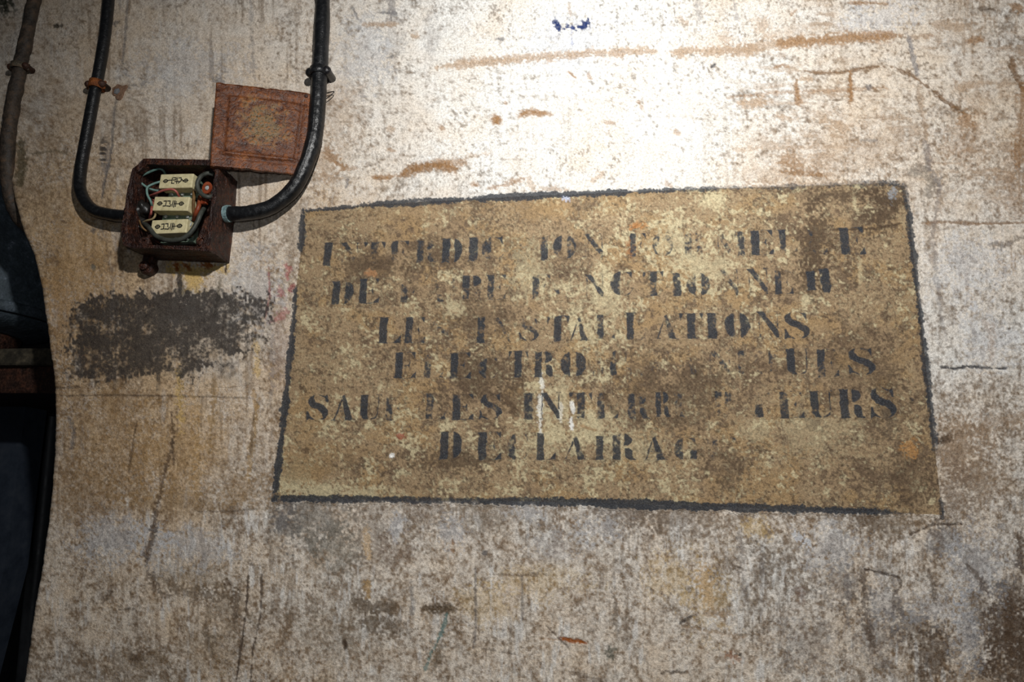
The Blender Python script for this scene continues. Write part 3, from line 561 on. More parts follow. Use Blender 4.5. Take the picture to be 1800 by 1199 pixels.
SS = [([(950,650),(953,690),(948,720),(950,760)],3,lin(226,222,210),.8,3),([(985,710),(985,740)],3,lin(226,222,210),.6,3),([(1005,708),(1008,726)],3.5,lin(236,234,228),.85,2),([(1004,735),(1005,754)],3,lin(240,238,232),.85,2),
 ([(686,803),(692,799)],3.2,lin(244,242,236),.95,1),([(700,765),(710,768)],4,lin(150,66,54),.7,4),([(1020,748),(1048,757)],2,RUST,.6,2),([(1110,400),(1135,395)],6,lin(178,118,62),.6,6),([(1107,420),(1108,450)],5,lin(150,100,60),.6,5),
 ([(1080,468),(1110,470)],3,DKB,.5,3),([(1060,690),(1075,720),(1090,730)],5,DKB,.6,4),([(885,700),(900,715),(905,730)],6,DKB,.6,5),([(1565,350),(1572,330)],8,PALEG*.55,.7,7),([(1460,404),(1530,402),(1560,398),(1585,392)],1.6,DKB*.8,.7,1.5),
 ([(1455,445),(1470,458)],2.5,DKB*.6,.6,3),([(530,680),(538,690)],4,DKB*.8,.75,4),([(530,790),(545,796)],4,DKB,.6,5),([(990,345),(1000,352)],5,lin(190,196,214),.8,4),([(1560,720),(1566,770)],8,lin(86,76,64),.45,8),([(1600,700),(1606,705)],2,INKC,.7,1.5),
 ([(645,480),(660,483)],5,lin(186,136,94),.6,4),([(1500,345),(1505,370)],3,S_C,.6,3),([(1510,450),(1512,500)],3,S_C,.4,4),([(1045,478),(1048,520)],5,S_C*1.05,.5,6),([(1300,640),(1420,645)],2,DKB,.3,4)]
def sign_pigment(u, v):
    u = u.astype(np.float32); v = v.astype(np.float32)
    br, cr = field(u, v, SANCH, 55.0)
    n1 = fbm(u/26, v/24, 501, 4, .62); n2 = fbm(u/26, v/22, 511, 4, .62); fine = fbm(u/6.2, v/6.2, 521, 3, .7); hue = fbm(u/60, v/40, 531, 3)
    base = lerp(S_T, S_O, sst(.45, .7, hue)[:, None]*.8)
    col = lerp(base, S_B, sst(.40, .72, br*.62+.24+(n1-.5)*1.2+(fine-.5)*1.15-.1)[:, None])
    col = lerp(col, S_C, (sst(.50, .80, cr*.62+.20+(n2-.5)*1.15+(vn(u/4.1, v/4.1, 523)-.5)*.55+(fine-.5)*.9)*.85)[:, None])
    worm = 1-np.abs(fbm(u/5.5, v/5.5, 541, 2, .6)*2-1)*2.2
    col = lerp(col, S_C*1.05, (sst(.6, .98, worm)*.30*sst(.3, .6, fbm(u/50, v/50, 545, 2)))[:, None])
    pore = sst(.60, .76, fbm(u/4.6, v/4.6, 551, 2, .7))
    col = lerp(col, S_D*.75, (pore*.62)[:, None])
    wu = fbm(u/14, v/14, 591, 3); wv = fbm(u/24, v/24, 595, 3); gr = vn(u/3.2, v/3.2, 597)
    mark = np.zeros_like(u)
    return apply_marks(u, v, col, mark, SS, SB, wu, wv, gr)
POLY = TOPL+RIGHTL[1:]+BOTL[::-1][1:]+LEFTL[::-1][1:-1]
def inside(u, v, poly):
    c = np.zeros(u.shape, bool)
    for (x0, y0), (x1, y1) in zip(poly, poly[1:]+poly[:1]):
        if y0 == y1: continue
        m = ((y0 > v) != (y1 > v)) & (u < (x1-x0)*(v-y0)/(y1-y0)+x0); c ^= m
    return c
def sign_mask(u, v):
    return inside(u+(fbm(u/12, v/12, 601, 2)-.5)*5, v+(fbm(u/12, v/12, 605, 2)-.5)*5, POLY).astype(float)
notice = film('painted_notice', (474, 314, 1664, 914), 1.6, sign_mask, sign_pigment, .00025, None, .5, True)
tag(notice, 'ochre painted notice panel with black border and worn stencilled French lettering', 'painted notice')
def both_pigment(u, v):
    m = inside(u, v, POLY); c = np.zeros((len(u), 3), np.float32)
    if m.any(): c[m] = sign_pigment(u[m], v[m])
    if (~m).any(): c[~m] = wall_pigment(u[~m], v[~m])[0]
    return c
def border(pts, wfun, sfun, seed):
    def fn(u, v):
        d, par = seg_dist(u, v, pts)
        w = np.interp(par, *wfun); s = np.interp(par, *sfun)
        d = d+(fbm(u/9, v/9, seed, 3)-.5)*6+(fbm(u/45, v/45, seed+5, 2)-.5)*6+(vn(u/2.6, v/2.6, seed+9)-.5)*4
        return s*sst(w+3.2, w-3.4, d)*(.72+.56*fbm(u/16, v/16, seed+21, 3))
    return fn
b4 = [(TOPL, ([0,.08,.11,.3,.45,.6,.8,1], [2.5,2.2,5,6.5,6,4.5,5,6]), ([0,.08,.5,.62,.75,.93,1], [.85,.8,.95,.75,.55,.5,.65]), 701),
      (RIGHTL, ([0,.3,.6,.8,.88,1], [6.5,6.5,6.5,6,3.5,3]), ([0,.1,.5,.78,.84,.92,.95,1], [.6,.75,.75,.75,.25,.3,.6,.7]), 711),
      (BOTL, ([0,.2,.3,.5,.7,.9,.95,1], [6.5,6.5,5.5,8.5,7.5,6.5,3,2]), ([0,.1,.22,.3,.5,.9,.95,1], [1,.95,.7,.75,1,.9,.5,.4]), 721),
      (LEFTL, ([0,.14,.16,.24,.3,.5,1], [5.5,5,2,2,4.5,5.5,6.5]), ([0,.13,.16,.24,.28,.4,1], [.85,.85,.15,.12,.75,.85,1]), 731)]
for pts, wf, sf, sd in b4:
    bb = (min(p[0] for p in pts)-14, min(p[1] for p in pts)-14, max(p[0] for p in pts)+14, max(p[1] for p in pts)+14)
    film('border_line', bb, 1.25, border(pts, wf, sf, sd), both_pigment, .0005, notice, .10)

# ---- stencil letters
def rect(x0, y0, x1, y1): return [(x0, y0), (x1, y0), (x1, y1), (x0, y1)]
def cres(cx, rx, side, inner, n=14):                     # half-ellipse slice: side +1 right bowl, -1 left bowl, cut flat at 'inner'
    pts = []
    for i in range(n+1):
        a = -math.pi/2+math.pi*i/n
        pts.append((cx+side*max(rx*math.cos(a), inner), .5+.5*math.sin(a)))
    return pts
def bow(cx, cy, rx, ry, side, n=10):
    return [(cx+side*rx*math.cos(-math.pi/2+math.pi*i/n), cy+ry*math.sin(-math.pi/2+math.pi*i/n)) for i in range(n+1)]
T_ = .035
G = {
 'I': (.32, [rect(.02, 0, .30, 1), rect(0, 0, .32, T_), rect(0, 1-T_, .32, 1)]),
 'D': (.84, [rect(.03, 0, .33, 1), rect(0, 0, .35, T_), rect(0, 1-T_, .35, 1), cres(.47, .36, 1, .03)]),
 'E': (.84, [rect(.03, 0, .33, 1), rect(0, 0, .34, T_), rect(0, 1-T_, .40, 1), rect(.40, 0, .78, T_), [(.60, 0), (.80, 0), (.80, .26)], rect(.40, .48, .58, .52), [(.50, .5), (.60, .32), (.60, .70)], rect(.40, 1-T_, .8, 1), [(.58, 1), (.84, 1), (.84, .70)]]),
 'F': (.78, [rect(.03, 0, .33, 1), rect(0, 0, .34, T_), rect(0, 1-T_, .38, 1), rect(.40, 0, .74, T_), [(.56, 0), (.78, 0), (.78, .26)], rect(.40, .48, .56, .52), [(.48, .5), (.58, .32), (.58, .70)]]),
 'L': (.84, [rect(.05, 0, .35, 1), rect(0, 0, .40, T_), rect(0, 1-T_, .40, 1), rect(.44, 1-T_, .8, 1), [(.58, 1), (.84, 1), (.84, .68)]]),
 'T': (.84, [rect(.27, 0, .57, 1), rect(.2, 1-T_, .64, 1), rect(.2, 0, .64, T_), [(0, 0), (.18, 0), (.03, .34)], [(.66, 0), (.84, 0), (.81, .34)]]),
 'N': (.86, [rect(.08, .12, .13, 1), rect(0, 1-T_, .22, 1), [(0, 0), (.28, 0), (.80, .78), (.80, 1.0), (.70, 1.0), (.12, .14)], rect(.74, 0, .79, .66), rect(.66, 0, .86, T_)]),
 'R': (.88, [rect(.03, 0, .33, 1), rect(0, 0, .35, T_), rect(0, 1-T_, .36, 1), [(.44, .02)]+bow(.48, .23, .27, .23, 1)+[(.44, .45)], [(.48, .54), (.62, .52), (.74, .62), (.76, .92), (.88, .95), (.84, 1), (.60, 1), (.48, .86)]]),
 'P': (.80, [rect(.03, 0, .33, 1), rect(0, 0, .35, T_), rect(0, 1-T_, .36, 1), [(.44, .02)]+bow(.48, .26, .30, .26, 1)+[(.44, .5)]]),
 'C': (.82, [cres(.40, .40, -1, .04), [(.48, .0), (.64, .04), (.76, .0), (.78, .30), (.74, .30), (.66, .12), (.48, .04)], [(.48, 1), (.68, .94), (.82, .70), (.79, .70), (.66, .88), (.48, .96)]]),
 'O': (.88, [cres(.40, .40, -1, .05), cres(.48, .40, 1, .05)]),
 'Q': (.88, [cres(.40, .40, -1, .05), cres(.48, .40, 1, .05), [(.5, .8), (.85, 1.1), (.7, 1.12)]]),
 'G': (.90, [cres(.40, .40, -1, .04), [(.48, .0), (.64, .04), (.76, .0), (.78, .30), (.74, .30), (.66, .12), (.48, .04)], rect(.56, .56, .82, .95), rect(.5, .54, .9, .58)]),
 'A': (.92, [[(.36, .10), (.48, 0), (.84, 1), (.54, 1)], [(.34, .18), (.40, .26), (.13, 1), (.06, 1)], rect(.30, .62, .48, .66), rect(0, 1-T_, .24, 1), rect(.48, 1-T_, .92, 1)]),
 'U': (.86, [[(.03, 0), (.33, 0), (.33, .80), (.40, .95), (.40, 1), (.2, .97), (.05, .82)], rect(0, 0, .36, T_), rect(.70, 0, .75, .75), rect(.62, 0, .84, T_), [(.46, 1), (.46, .95), (.66, .86), (.75, .7), (.72, .9), (.6, .98)]]),
 'M': (1.06, [rect(.08, .08, .13, 1), rect(0, 1-T_, .22, 1), [(0, 0), (.26, 0), (.56, .74), (.46, .95)], [(.58, .7), (.78, 0), (.72, 0), (.54, .6)], rect(.76, 0, 1.02, 1), rect(.70, 1-T_, 1.06, 1)]),
 'S': (.80, [[(.10, .08), (.26, .0), (.22, .14), (.30, .30), (.60, .42), (.78, .60), (.80, .78), (.66, .95), (.46, 1), (.60, .88), (.58, .74), (.44, .62), (.18, .50), (.04, .34), (.03, .20)], [(.40, 0), (.62, .06), (.72, 0), (.74, .32), (.69, .32), (.60, .12), (.40, .04)], [(.0, 1), (.0, .62), (.06, .62), (.14, .84), (.34, .97), (.30, 1), (.10, .93)]]),
 'H': (.86, [rect(.02, .08, .34, .9), [(.46, 0), (.82, 0), (.90, .72), (.80, 1), (.56, 1)]]),
}
def poly_sd(x, y, poly):                                 # signed distance, negative inside
    d = np.full(x.shape, 1e9); ins = np.zeros(x.shape, bool)
    for (x0, y0), (x1, y1) in zip(poly, poly[1:]+poly[:1]):
        dx, dy = x1-x0, y1-y0; q = dx*dx+dy*dy+1e-12
        t = np.clip(((x-x0)*dx+(y-y0)*dy)/q, 0, 1)
        d = np.minimum(d, (x-x0-t*dx)**2+(y-y0-t*dy)**2)
        if y0 != y1: ins ^= ((y0 > y) != (y1 > y)) & (x < dx*(y-y0)/(dy)+x0)
    d = np.sqrt(d); return np.where(ins, -d, d)
# char, left px, right px, baseline y (left), top y (left), strength at top, strength at bottom
LET = [
 ('I',566,582,469,427,1.,.95),('N',596,630,467,427,.95,.1),('T',637,676,466,426,1.,.12),('E',685,719,465,424,.9,.12),('R',730,768,463,422,.62,.6),('D',775,813,462,420,1.05,.95),('I',822,841,460,418,1.05,.7),('C',845,886,459,417,.85,.6),
 ('T',896,936,459,417,.12,.22),('I',949,964,459,416,.8,.55),('O',970,1014,456,414,.8,.55),('N',1024,1063,453,411,.8,.7),('F',1106,1136,453,410,.55,.55),('O',1146,1184,452,410,.24,.3),('R',1202,1242,451,409,.3,.5),('M',1258,1312,451,407,.55,.6),
 ('E',1320,1361,449,405,.98,.85),('L',1370,1402,448,404,.95,.3),('L',1420,1456,448,402,.12,.25),('E',1477,1523,448,400,.9,.8),
 ('D',581,621,536,494,.75,.9),('E',629,666,534,490,.95,.9),('F',702,736,533,496,.35,.7),('A',745,786,532,490,.2,.3),('I',789,801,530,488,.2,.35),('R',810,851,528,485,1.,.3),('E',854,890,528,483,.95,.6),('F',934,967,527,483,.65,.5),('O',972,1008,524,482,.3,.35),('N',1027,1064,523,482,.75,.65),
 ('C',1073,1114,521,478,.9,.8),('T',1130,1168,521,478,.8,.72),('I',1182,1199,522,480,.6,.72),('O',1207,1250,521,480,.62,.72),('N',1264,1302,520,474,.68,.75),('N',1313,1354,518,472,.85,.8),('E',1362,1396,517,476,.6,.98),('H',1418,1461,516,473,.9,.85),
 ('L',663,704,604,558,1.,.95),('E',710,747,604,558,.85,.95),('S',757,797,604,560,.45,.45),('I',837,853,603,557,.7,.72),('N',865,900,602,558,.55,.4),('S',912,948,600,558,.5,.8),('T',960,1001,601,556,.85,.9),('A',1000,1037,600,557,.9,.9),('L',1047,1082,597,553,.85,.5),
 ('L',1099,1136,598,550,.95,.75),('A',1151,1194,597,553,.8,.8),('T',1194,1238,596,551,.85,.9),('I',1243,1263,597,550,.85,.85),('O',1274,1320,595,550,.95,.75),('N',1331,1373,594,548,.85,.9),('S',1380,1424,597,548,1.,.95),
 ('E',692,731,666,620,1.,.95),('L',742,779,666,622,.55,.7),('E',789,828,666,620,.85,.9),('C',839,876,666,630,.6,.7),('T',892,929,664,617,.95,.9),('R',938,977,664,618,.85,.9),('O',984,1031,663,618,.8,.85),('M',1038,1086,662,618,.35,.7),('E',1098,1132,662,618,.15,.25),('C',1142,1180,661,617,.25,.35),
 ('A',1192,1230,660,616,.55,.4),('N',1244,1288,660,616,.55,.45),('I',1297,1311,660,616,.6,.5),('Q',1324,1370,660,615,.35,.35),('U',1382,1426,660,613,.95,.75),('E',1437,1476,664,614,.8,.72),('S',1492,1540,660,612,.95,1.),
 ('S',538,577,740,694,1.1,1.05),('A',582,624,740,693,.95,1.),('U',630,670,739,694,.95,.95),('F',676,708,740,698,.35,.72),('L',745,784,738,691,.7,.62),('E',793,833,739,693,.75,1.),('S',842,882,738,692,.95,.8),('I',919,938,739,691,.9,.85),('N',948,986,737,690,1.05,.9),('T',1000,1042,737,691,.9,.6),('E',1048,1088,737,690,.4,.75),
 ('R',1102,1144,738,692,.6,.62),('R',1152,1180,734,690,.95,.72),('U',1184,1226,735,690,.45,.5),('P',1256,1290,734,688,.7,.3),('T',1314,1356,735,690,.15,.7),('E',1370,1415,736,688,.55,1.05),('U',1424,1468,735,688,.95,.95),('R',1477,1523,736,684,1.,1.05),('S',1531,1578,736,682,1.05,1.1),
 ('D',771,812,808,759,1.05,1.05),('E',838,882,809,760,.85,.95),('C',889,930,810,762,.45,.8),('L',941,978,809,761,.95,.9),('A',990,1034,809,767,.8,.9),('I',1046,1062,809,767,.8,.9),('R',1075,1119,810,764,.75,.85),('A',1130,1174,810,767,.85,.9),('G',1184,1230,810,770,.85,.75),('E',1240,1300,812,770,.35,.3)]
LINE_TXT = {0: 20, }
def letter_mask(ch, xl, xr, yb, yt, st, sb, seed):
    w, polys = G[ch]
    (x0, z0), (x1, z1) = wall_xy(xl, yb), wall_xy(xr, yb-(xr-xl)*.02)
    zt = wall_xy(xl, yt)[1]
    hgt = zt-z0; wid = x1-x0
    def fn(u, v):
        X_, Z_ = wall_xy(u+(fbm(u/9, v/9, seed, 2)-.5)*2.4, v+(fbm(u/9, v/9, seed+3, 2)-.5)*2.4)
        gx = (X_-x0)/wid*w; gy = 1-(Z_-z0-(X_-x0)/wid*(z1-z0))/hgt
        sd = np.full(u.shape, 9.0)
        for p in polys: sd = np.minimum(sd, poly_sd(gx, gy, p))
        s = lerp(st, sb, np.clip(gy, 0, 1))
        er = (fbm(u/15, v/15, seed+5, 3)-.5)*1.0+(fbm(u/4.4, v/4.4, seed+7, 2)-.5)*.8
        return np.clip(sst(.055, -.06, sd)*1.03*np.clip(s*.89+.09+er*(1.2-.5*s), 0, 1.1), 0, 1)
    return fn
for i, (ch, xl, xr, yb, yt, st, sb) in enumerate(LET):
    o = film('letter', (xl-6, yt-6, xr+6, yb+6), 1.25, letter_mask(ch, xl, xr, yb, yt, st, sb, 900+i*11), sign_pigment, .0005, notice, .13)

# ------------------------------------------------------------------ black paint smear below the junction box
def smear_mask(u, v):
    x = u+(fbm(u/18, v/22, 811, 3)-.5)*26; y = v+(fbm(u/10, v/26, 815, 3)-.5)*28
    top = np.interp(u, [120,180,300,400,440,470], [545,520,518,512,520,525]); bot = np.interp(u, [120,200,280,330,400,440], [668,668,658,664,640,612])
    sides = [(x-112)/18, (496-x-(y-520)*.14)/46, (y-top+8)/14, (bot+8-y)/14]
    jit = (vn(u/3, v/4, 817)-.5)*1.5+(fbm(u/7, v/9, 819, 2)-.5)*1.2; m = 1.0
    for q in sides: m = m*sst(-.7, 1.5, q+jit)
    dens = .78+.14*sst(575, 540, v)-.14*sst(340, 430, u)-.14*sst(600, 640, v)*sst(250, 320, u)-.10*sst(170, 130, u)
    m = m*(dens+(fbm(u/26, v/20, 821, 4, .65)-.5)*.85+(afbm(u/5, v/70, 825, 2)-.5)*.3+(fbm(u/4, v/4, 829, 2)-.5)*.5)
    for pts, w in (([(203,655),(201,695)], 4), ([(280,655),(278,695)], 4.5), ([(315,485),(318,540),(306,640)], 5), ([(380,540),(376,690)], 5)):
        d, par = seg_dist(u, v, pts); m = np.maximum(m, sst(w+2, w-2, d+(vn(u/4, v/6, 831)-.5)*4)*.72*(1-.5*par))
    right = sst(470, 380, u)*sst(330, 400, u)*sst(600, 640, v)*sst(690, 660, v)*.62
    return np.clip(np.maximum(m, right*(.3+fbm(u/14, v/14, 835, 3))), 0, 1)
smear = film('paint_smear', (104, 480, 484, 712), 1.5, smear_mask, lambda u, v: wall_pigment(u, v)[0], .0004, None, .10, False, 1.0)
tag(smear, 'ragged black paint smear on the plaster below the rusted junction box', 'paint smear')

# ------------------------------------------------------------------ conduits
D_R = .0172
def off(u, v, d): return P(u, v, d)
con_r = tube('conduit', [off(598,-560,D_R), off(574,-150,D_R), off(569,-40,D_R), off(566,50,D_R), off(562,128,D_R), off(558,190,D_R), off(553,240,D_R), off(538,290,D_R), off(514,334,.0165), off(478,363,.018), off(440,374,.021), off(398,376,.023)],
             .0098, BRAID_CON, None, 22, 14, .0005, lambda t: 1.0+.08*sst(.60, .63, t)*sst(.95, .80, t), lambda t: float(max(0, 1-abs(t-.82)/.12)))
tag(con_r, 'thick black tarred conduit curving into the right side of the rusted box', 'conduit', 'conduits of the junction box')
con_l = tube('conduit', [off(222,-560,.0105), off(199,-150,.0105), off(193,-30,.0105), off(186,50,.0105), off(176,115,.0105), off(166,165,.0105), off(153,235,.0105), off(141,305,.0125), off(143,340,.015), off(163,368,.018), off(200,378,.020), off(238,380,.022)],
             .0081, BLACK_CON, None, 20, 12, .0002)
tag(con_l, 'slim matt black conduit bending into the left side of the rusted box', 'conduit', 'conduits of the junction box')
pipe_l = tube('corroded_pipe', [off(102,-400,.011), off(83,-200,.011), off(66,-40,.011), off(58,10,.011), off(47,65,.011), off(37,110,.011), off(26,165,.011), off(17,220,.010), off(13,275,.006), off(15,325,-.004), off(24,364,-.016), off(40,392,-.034), off(62,408,-.048)],
              .0092, CORRODED, None, 20, 12, .0013)
tag(pipe_l, 'rough brown corroded pipe wrapped in old tape at the left wall edge', 'pipe')
def clip(name, cu, cv, d, r, width, ear, axis_px, strap_m, bolt_m, label, wall_off, group='conduit clips', bolt_r=.0062, domed=True):
    c = P(cu, cv, d); ax = (P(axis_px[0], axis_px[1], d)-P(axis_px[2], axis_px[3], d)).normalized()    # along the conduit (upwards)
    side = Vector((0, -1, 0)).cross(ax).normalized()
    if side.x < 0: side = -side
    root = empty(name, Vector((c.x, 0, c.z)))
    bm = bmesh.new(); n = 14; prof = []
    for t0 in (r+.0003, r+.0026):
        ring = [(-ear, .0)] if 0 else []
        for k in range(n+1):
            a = math.pi*k/n; ring.append((-math.cos(a)*t0, math.sin(a)*t0))
        prof.append(ring)
    outer = [(-ear, -.001+.0026), (-(r+.0026)-.001, -.001+.0026)]+prof[1][1:-1]+[((r+.0026)+.001, -.001+.0026), (ear, -.001+.0026)]
    inner = [(-ear, -.001), (-(r+.0003), -.001)]+prof[0][1:-1]+[((r+.0003), -.001), (ear, -.001)]
    V_ = []
    for wv_ in (-width/2, width/2):
        V_.append([[bm.verts.new(c+side*x+Vector((0, -1, 0))*y+ax*wv_) for x, y in q] for q in (outer, inner)])
    m = len(outer)
    for k in range(m-1):
        bm.faces.new((V_[0][0][k], V_[0][0][k+1], V_[1][0][k+1], V_[1][0][k])); bm.faces.new((V_[0][1][k], V_[1][1][k], V_[1][1][k+1], V_[0][1][k+1]))
        for j in (0, 1): bm.faces.new((V_[j][0][k], V_[j][1][k], V_[j][1][k+1], V_[j][0][k+1]))
    for k in (0, m-1): bm.faces.new((V_[0][0][k], V_[1][0][k], V_[1][1][k], V_[0][1][k]))
    bm_obj('strap', bm, strap_m, root, True)
    bm = bmesh.new(); rot = Matrix((side, Vector((0, 1, 0)), ax)).transposed()
    frame_box(bm, c+Vector((0, (d+.001)/2+.0005, 0)), ear*.9, max(.004, d+.002-.0005), width*.9, .0015, rot)
    bm_obj('spacer', bm, strap_m, root)
    for s in (-1, 1):
        p = c+side*(s*(ear-.0035)); 
        prof_ = [(bolt_r*.95, -d*0.98), (bolt_r*.95, .0012), (bolt_r*1.1, .0014), (bolt_r*1.1, .004), (bolt_r*.9, .0062), (bolt_r*.5, .0078), (.0004, .0083)]
        b_ = bm_obj('bolt', lathe_bm(prof_, 16 if domed else 6), bolt_m, root, domed); 
        b_.data.transform(Matrix.Translation(p))
    tag(root, label, 'clip', group); return root
clip('conduit_clip', 561, 128, D_R, .0104, .011, .0150, (566,50,558,190), BLACK_CON, DARK_BOLT, 'black saddle clip with two domed bolts on the tarred conduit', 0)
clip('conduit_clip', 170, 150, .0105, .0084, .012, .0145, (176,115,160,190), RUST_ORG, RUST_DK, 'orange rusted saddle clip holding the slim black conduit', 0, bolt_r=.0048)
clip('conduit_clip', 35, 119, .011, .0098, .009, .0160, (47,65,26,165), CORR_CLIP, RUST_DK, 'corroded grey clip around the rough pipe at the wall edge', 0, bolt_r=.0048)
# little sprig of wire behind the tarred conduit
ws = tube('wire_stub', [P(566,167,.006), P(577,163,.007), P(587,161,.008), P(583,166,.009), P(574,173,.008), P(564,176,.006)], .0007, M_BLKR, None, 6, 6)
tag(ws, 'tiny bent end of black binding wire poking out behind the tarred conduit', 'wire')
# rusted plug in the plaster
pl = empty('wall_plug', P(213,160))
def disc(c, r, rag, h, seed, n=26):
    bm = bmesh.new(); ctr = bm.verts.new(c+Vector((0, -h, 0))); ring = []; rb = []
    for k in range(n):
        a = 2*math.pi*k/n; q = r*(1+rag*mnoise.noise(Vector((math.cos(a)*1.7+seed, math.sin(a)*1.7, seed))))
        ring.append(bm.verts.new(c+Vector((q*math.cos(a), -h*.7, q*math.sin(a))))); rb.append(bm.verts.new(c+Vector((q*1.08*math.cos(a), .001, q*1.08*math.sin(a)))))
    for k in range(n):
        j = (k+1) % n; bm.faces.new((ctr, ring[k], ring[j])); bm.faces.new((ring[k], rb[k], rb[j], ring[j]))
    return bm
M_PLUG = rust_material('pale_rust_plug', [(.3, tuple(lin(92, 66, 50))), (.5, tuple(lin(136, 104, 82))), (.7, tuple(lin(160, 128, 104)))], 160, (.6, .9))
bm_obj('rust_crust', disc(P(210,161), .0115, .55, .0022, 3), M_PLUG, pl)
bm_obj('metal_core', disc(P(207,162), .0046, .3, .0034, 8), M_GREYM, pl)
tag(pl, 'small round rusted plug with grey centre in the plaster beside the orange clip', 'wall plug')

# ------------------------------------------------------------------ junction box
DF = .047
outer_px = [(252,279),(232,297),(222,345),(213,402),(216,430),(232,436),(368,441),(374,398),(381,330),(384,292),(374,281)]
inner_px = [(258,289),(239,304),(231,350),(224,398),(226,421),(240,431),(352,434),(365,412),(372,350),(377,303),(368,291)]
box = empty('junction_box', P(300,380)); 
def ring_solid(outer, inner, d0, d1, sub=3):
    bm = bmesh.new(); n = len(outer); st = 5
    lv = []
    for j in range(st+1):
        y = -(d0+(d1-d0)*j/st)
        lv.append([[bm.verts.new((p.x, y, p.z)) for p in q] for q in (outer, inner)])
    for k in range(n):
        k2 = (k+1) % n
        for j in range(st):
            bm.faces.new((lv[j][0][k], lv[j][0][k2], lv[j+1][0][k2], lv[j+1][0][k])); bm.faces.new((lv[j][1][k2], lv[j][1][k], lv[j+1][1][k], lv[j+1][1][k2]))
        bm.faces.new((lv[st][0][k], lv[st][0][k2], lv[st][1][k2], lv[st][1][k])); bm.faces.new((lv[0][0][k2], lv[0][0][k], lv[0][1][k], lv[0][1][k2]))
    return bm
def corrode(bm, amp, cuts=2, f=90):
    bmesh.ops.subdivide_edges(bm, edges=bm.edges[:], cuts=cuts, use_grid_fill=True)
    for v_ in bm.verts:
        n = mnoise.noise_vector(v_.co*f)*amp+mnoise.noise_vector(v_.co*f*3.3)*amp*.6; v_.co += n
op = [P(u, v, DF) for u, v in outer_px]; ip = [P(u, v, DF) for u, v in inner_px]
bm = ring_solid(op, ip, .0, DF); corrode(bm, .0014, 3); box_body = bm_obj('body', bm, RUST_BOX, box)
bm = bmesh.new()
fv = [bm.verts.new((p.x, -.005, p.z)) for p in op]; bv = [bm.verts.new((p.x, .0005, p.z)) for p in op]
bm.faces.new(fv); bm.faces.new(bv[::-1])
for k in range(len(fv)): bm.faces.new((fv[k], fv[(k+1) % len(fv)], bv[(k+1) % len(fv)], bv[k]))
bm_obj('back_plate', bm, RUST_BOX, box)
def boss(u, v, r, d0, d1, name='screw_boss', seg=14):
    bm = lathe_bm([(r, d0), (r, d1-.002), (r*.8, d1), (r*.35, d1), (r*.3, d1-.003)], seg); c = P(u, v, d1); c.y = 0
    for q in bm.verts: q.co += c
    corrode(bm, .0006, 1, 140); return bm_obj(name, bm, RUST_BOX, box_body)
boss(354,422,.0090,.002,.034); boss(252,424,.0075,.002,.036); boss(364,300,.008,.002,.034)
# mounting lug with its bolt
bm = lathe_bm([(.0105, -.0005), (.0105, .010), (.0085, .013), (.006, .013), (.006, .017), (.003, .018), (.0003, .0182)], 18); c = P(256,468,.012); c.y = 0
for q in bm.verts: q.co += c
corrode(bm, .0006, 1, 140); lug = bm_obj('mounting_lug', bm, RUST_BOX, box)
bm = bmesh.new(); frame_box(bm, c+Vector((.001, -.006, .014)), .016, .012, .024, .002); corrode(bm, .0005, 2, 140); bm_obj('lug_web', bm, RUST_BOX, lug)
# entry sockets
def socket(u, v, d, r, L, side, mat, name):
    bm = lathe_bm([(r, 0), (r, L), (r*.86, L), (r*.86, .0)], 20); rot = Matrix.Rotation(math.radians(90 if side > 0 else -90), 4, 'Z')
    bmesh.ops.transform(bm, matrix=Matrix.Translation(P(u, v, d)) @ rot, verts=bm.verts[:]); corrode(bm, .0004, 1, 160); return bm_obj(name, bm, mat, box)
socket(397,376,.0235,.0113,.006,1,M_VERD,'conduit_gland')
tag(bpy.data.objects['conduit_gland'], 'collar with pale blue paint')
tag(box, 'open rusted iron junction box with cut corner and wires inside', 'junction box')

# lid
lid_c = [(380,145,.052),(556,165,.0015),(536,308,.0035),(369,291,.056)]
LP = [P(*c) for c in lid_c]; lc = sum(LP, Vector())/4
ex = ((LP[1]+LP[2])-(LP[0]+LP[3])).normalized(); ez0 = ((LP[0]+LP[1])-(LP[3]+LP[2])).normalized(); ny = ex.cross(ez0).normalized()
if ny.y > 0: ny = -ny
lid = empty('box_lid', lc)
n = 56; co = []; 
for j in range(n+1):
    for i in range(n+1):
        s, t = i/n, j/n
        p = (LP[0]*(1-s)+LP[1]*s)*(1-t)+(LP[3]*(1-s)+LP[2]*s)*t
        e = min(s, 1-s, t, 1-t)*.112
        h = 0
        h += -.0022*math.exp(-((e-.0135)/.0013)**2)                   # pressed groove inside the rim
        if e > .0135: h += .0012*min(1, (e-.0135)/.003)
        bt = (1-t)*.112
        if e > .011: h += .0036*math.exp(-((bt-.0175)/.0019)**2)        # proud bead along the bottom
        h += .0007*mnoise.noise(p*60)+.0005*mnoise.noise(p*170)
        if e < .001: p = p+ny*(.0012*mnoise.noise(p*120))+ez0*(.0016*mnoise.noise(p*150))
        co.append(p+ny*h-lc)
faces = [(j*(n+1)+i, (j+1)*(n+1)+i, (j+1)*(n+1)+i+1, j*(n+1)+i+1) for j in range(n) for i in range(n)]
ringi = [i for i in range(n+1)]+[j*(n+1)+n for j in range(1, n+1)]+[n*(n+1)+i for i in range(n-1, -1, -1)]+[j*(n+1) for j in range(n-1, 0, -1)]
base = len(co); co += [co[k]-ny*(.007-.0058*((co[k].dot(ex)/.112)+.5)) for k in ringi]
m_ = len(ringi)
faces += [(ringi[k], ringi[(k+1) % m_], base+(k+1) % m_, base+k) for k in range(m_)]
base2 = len(co); co += [co[k]-ny*.0012 for k in range((n+1)**2)]
faces += [tuple(base2+x for x in f[::-1]) for f in faces[:n*n]]
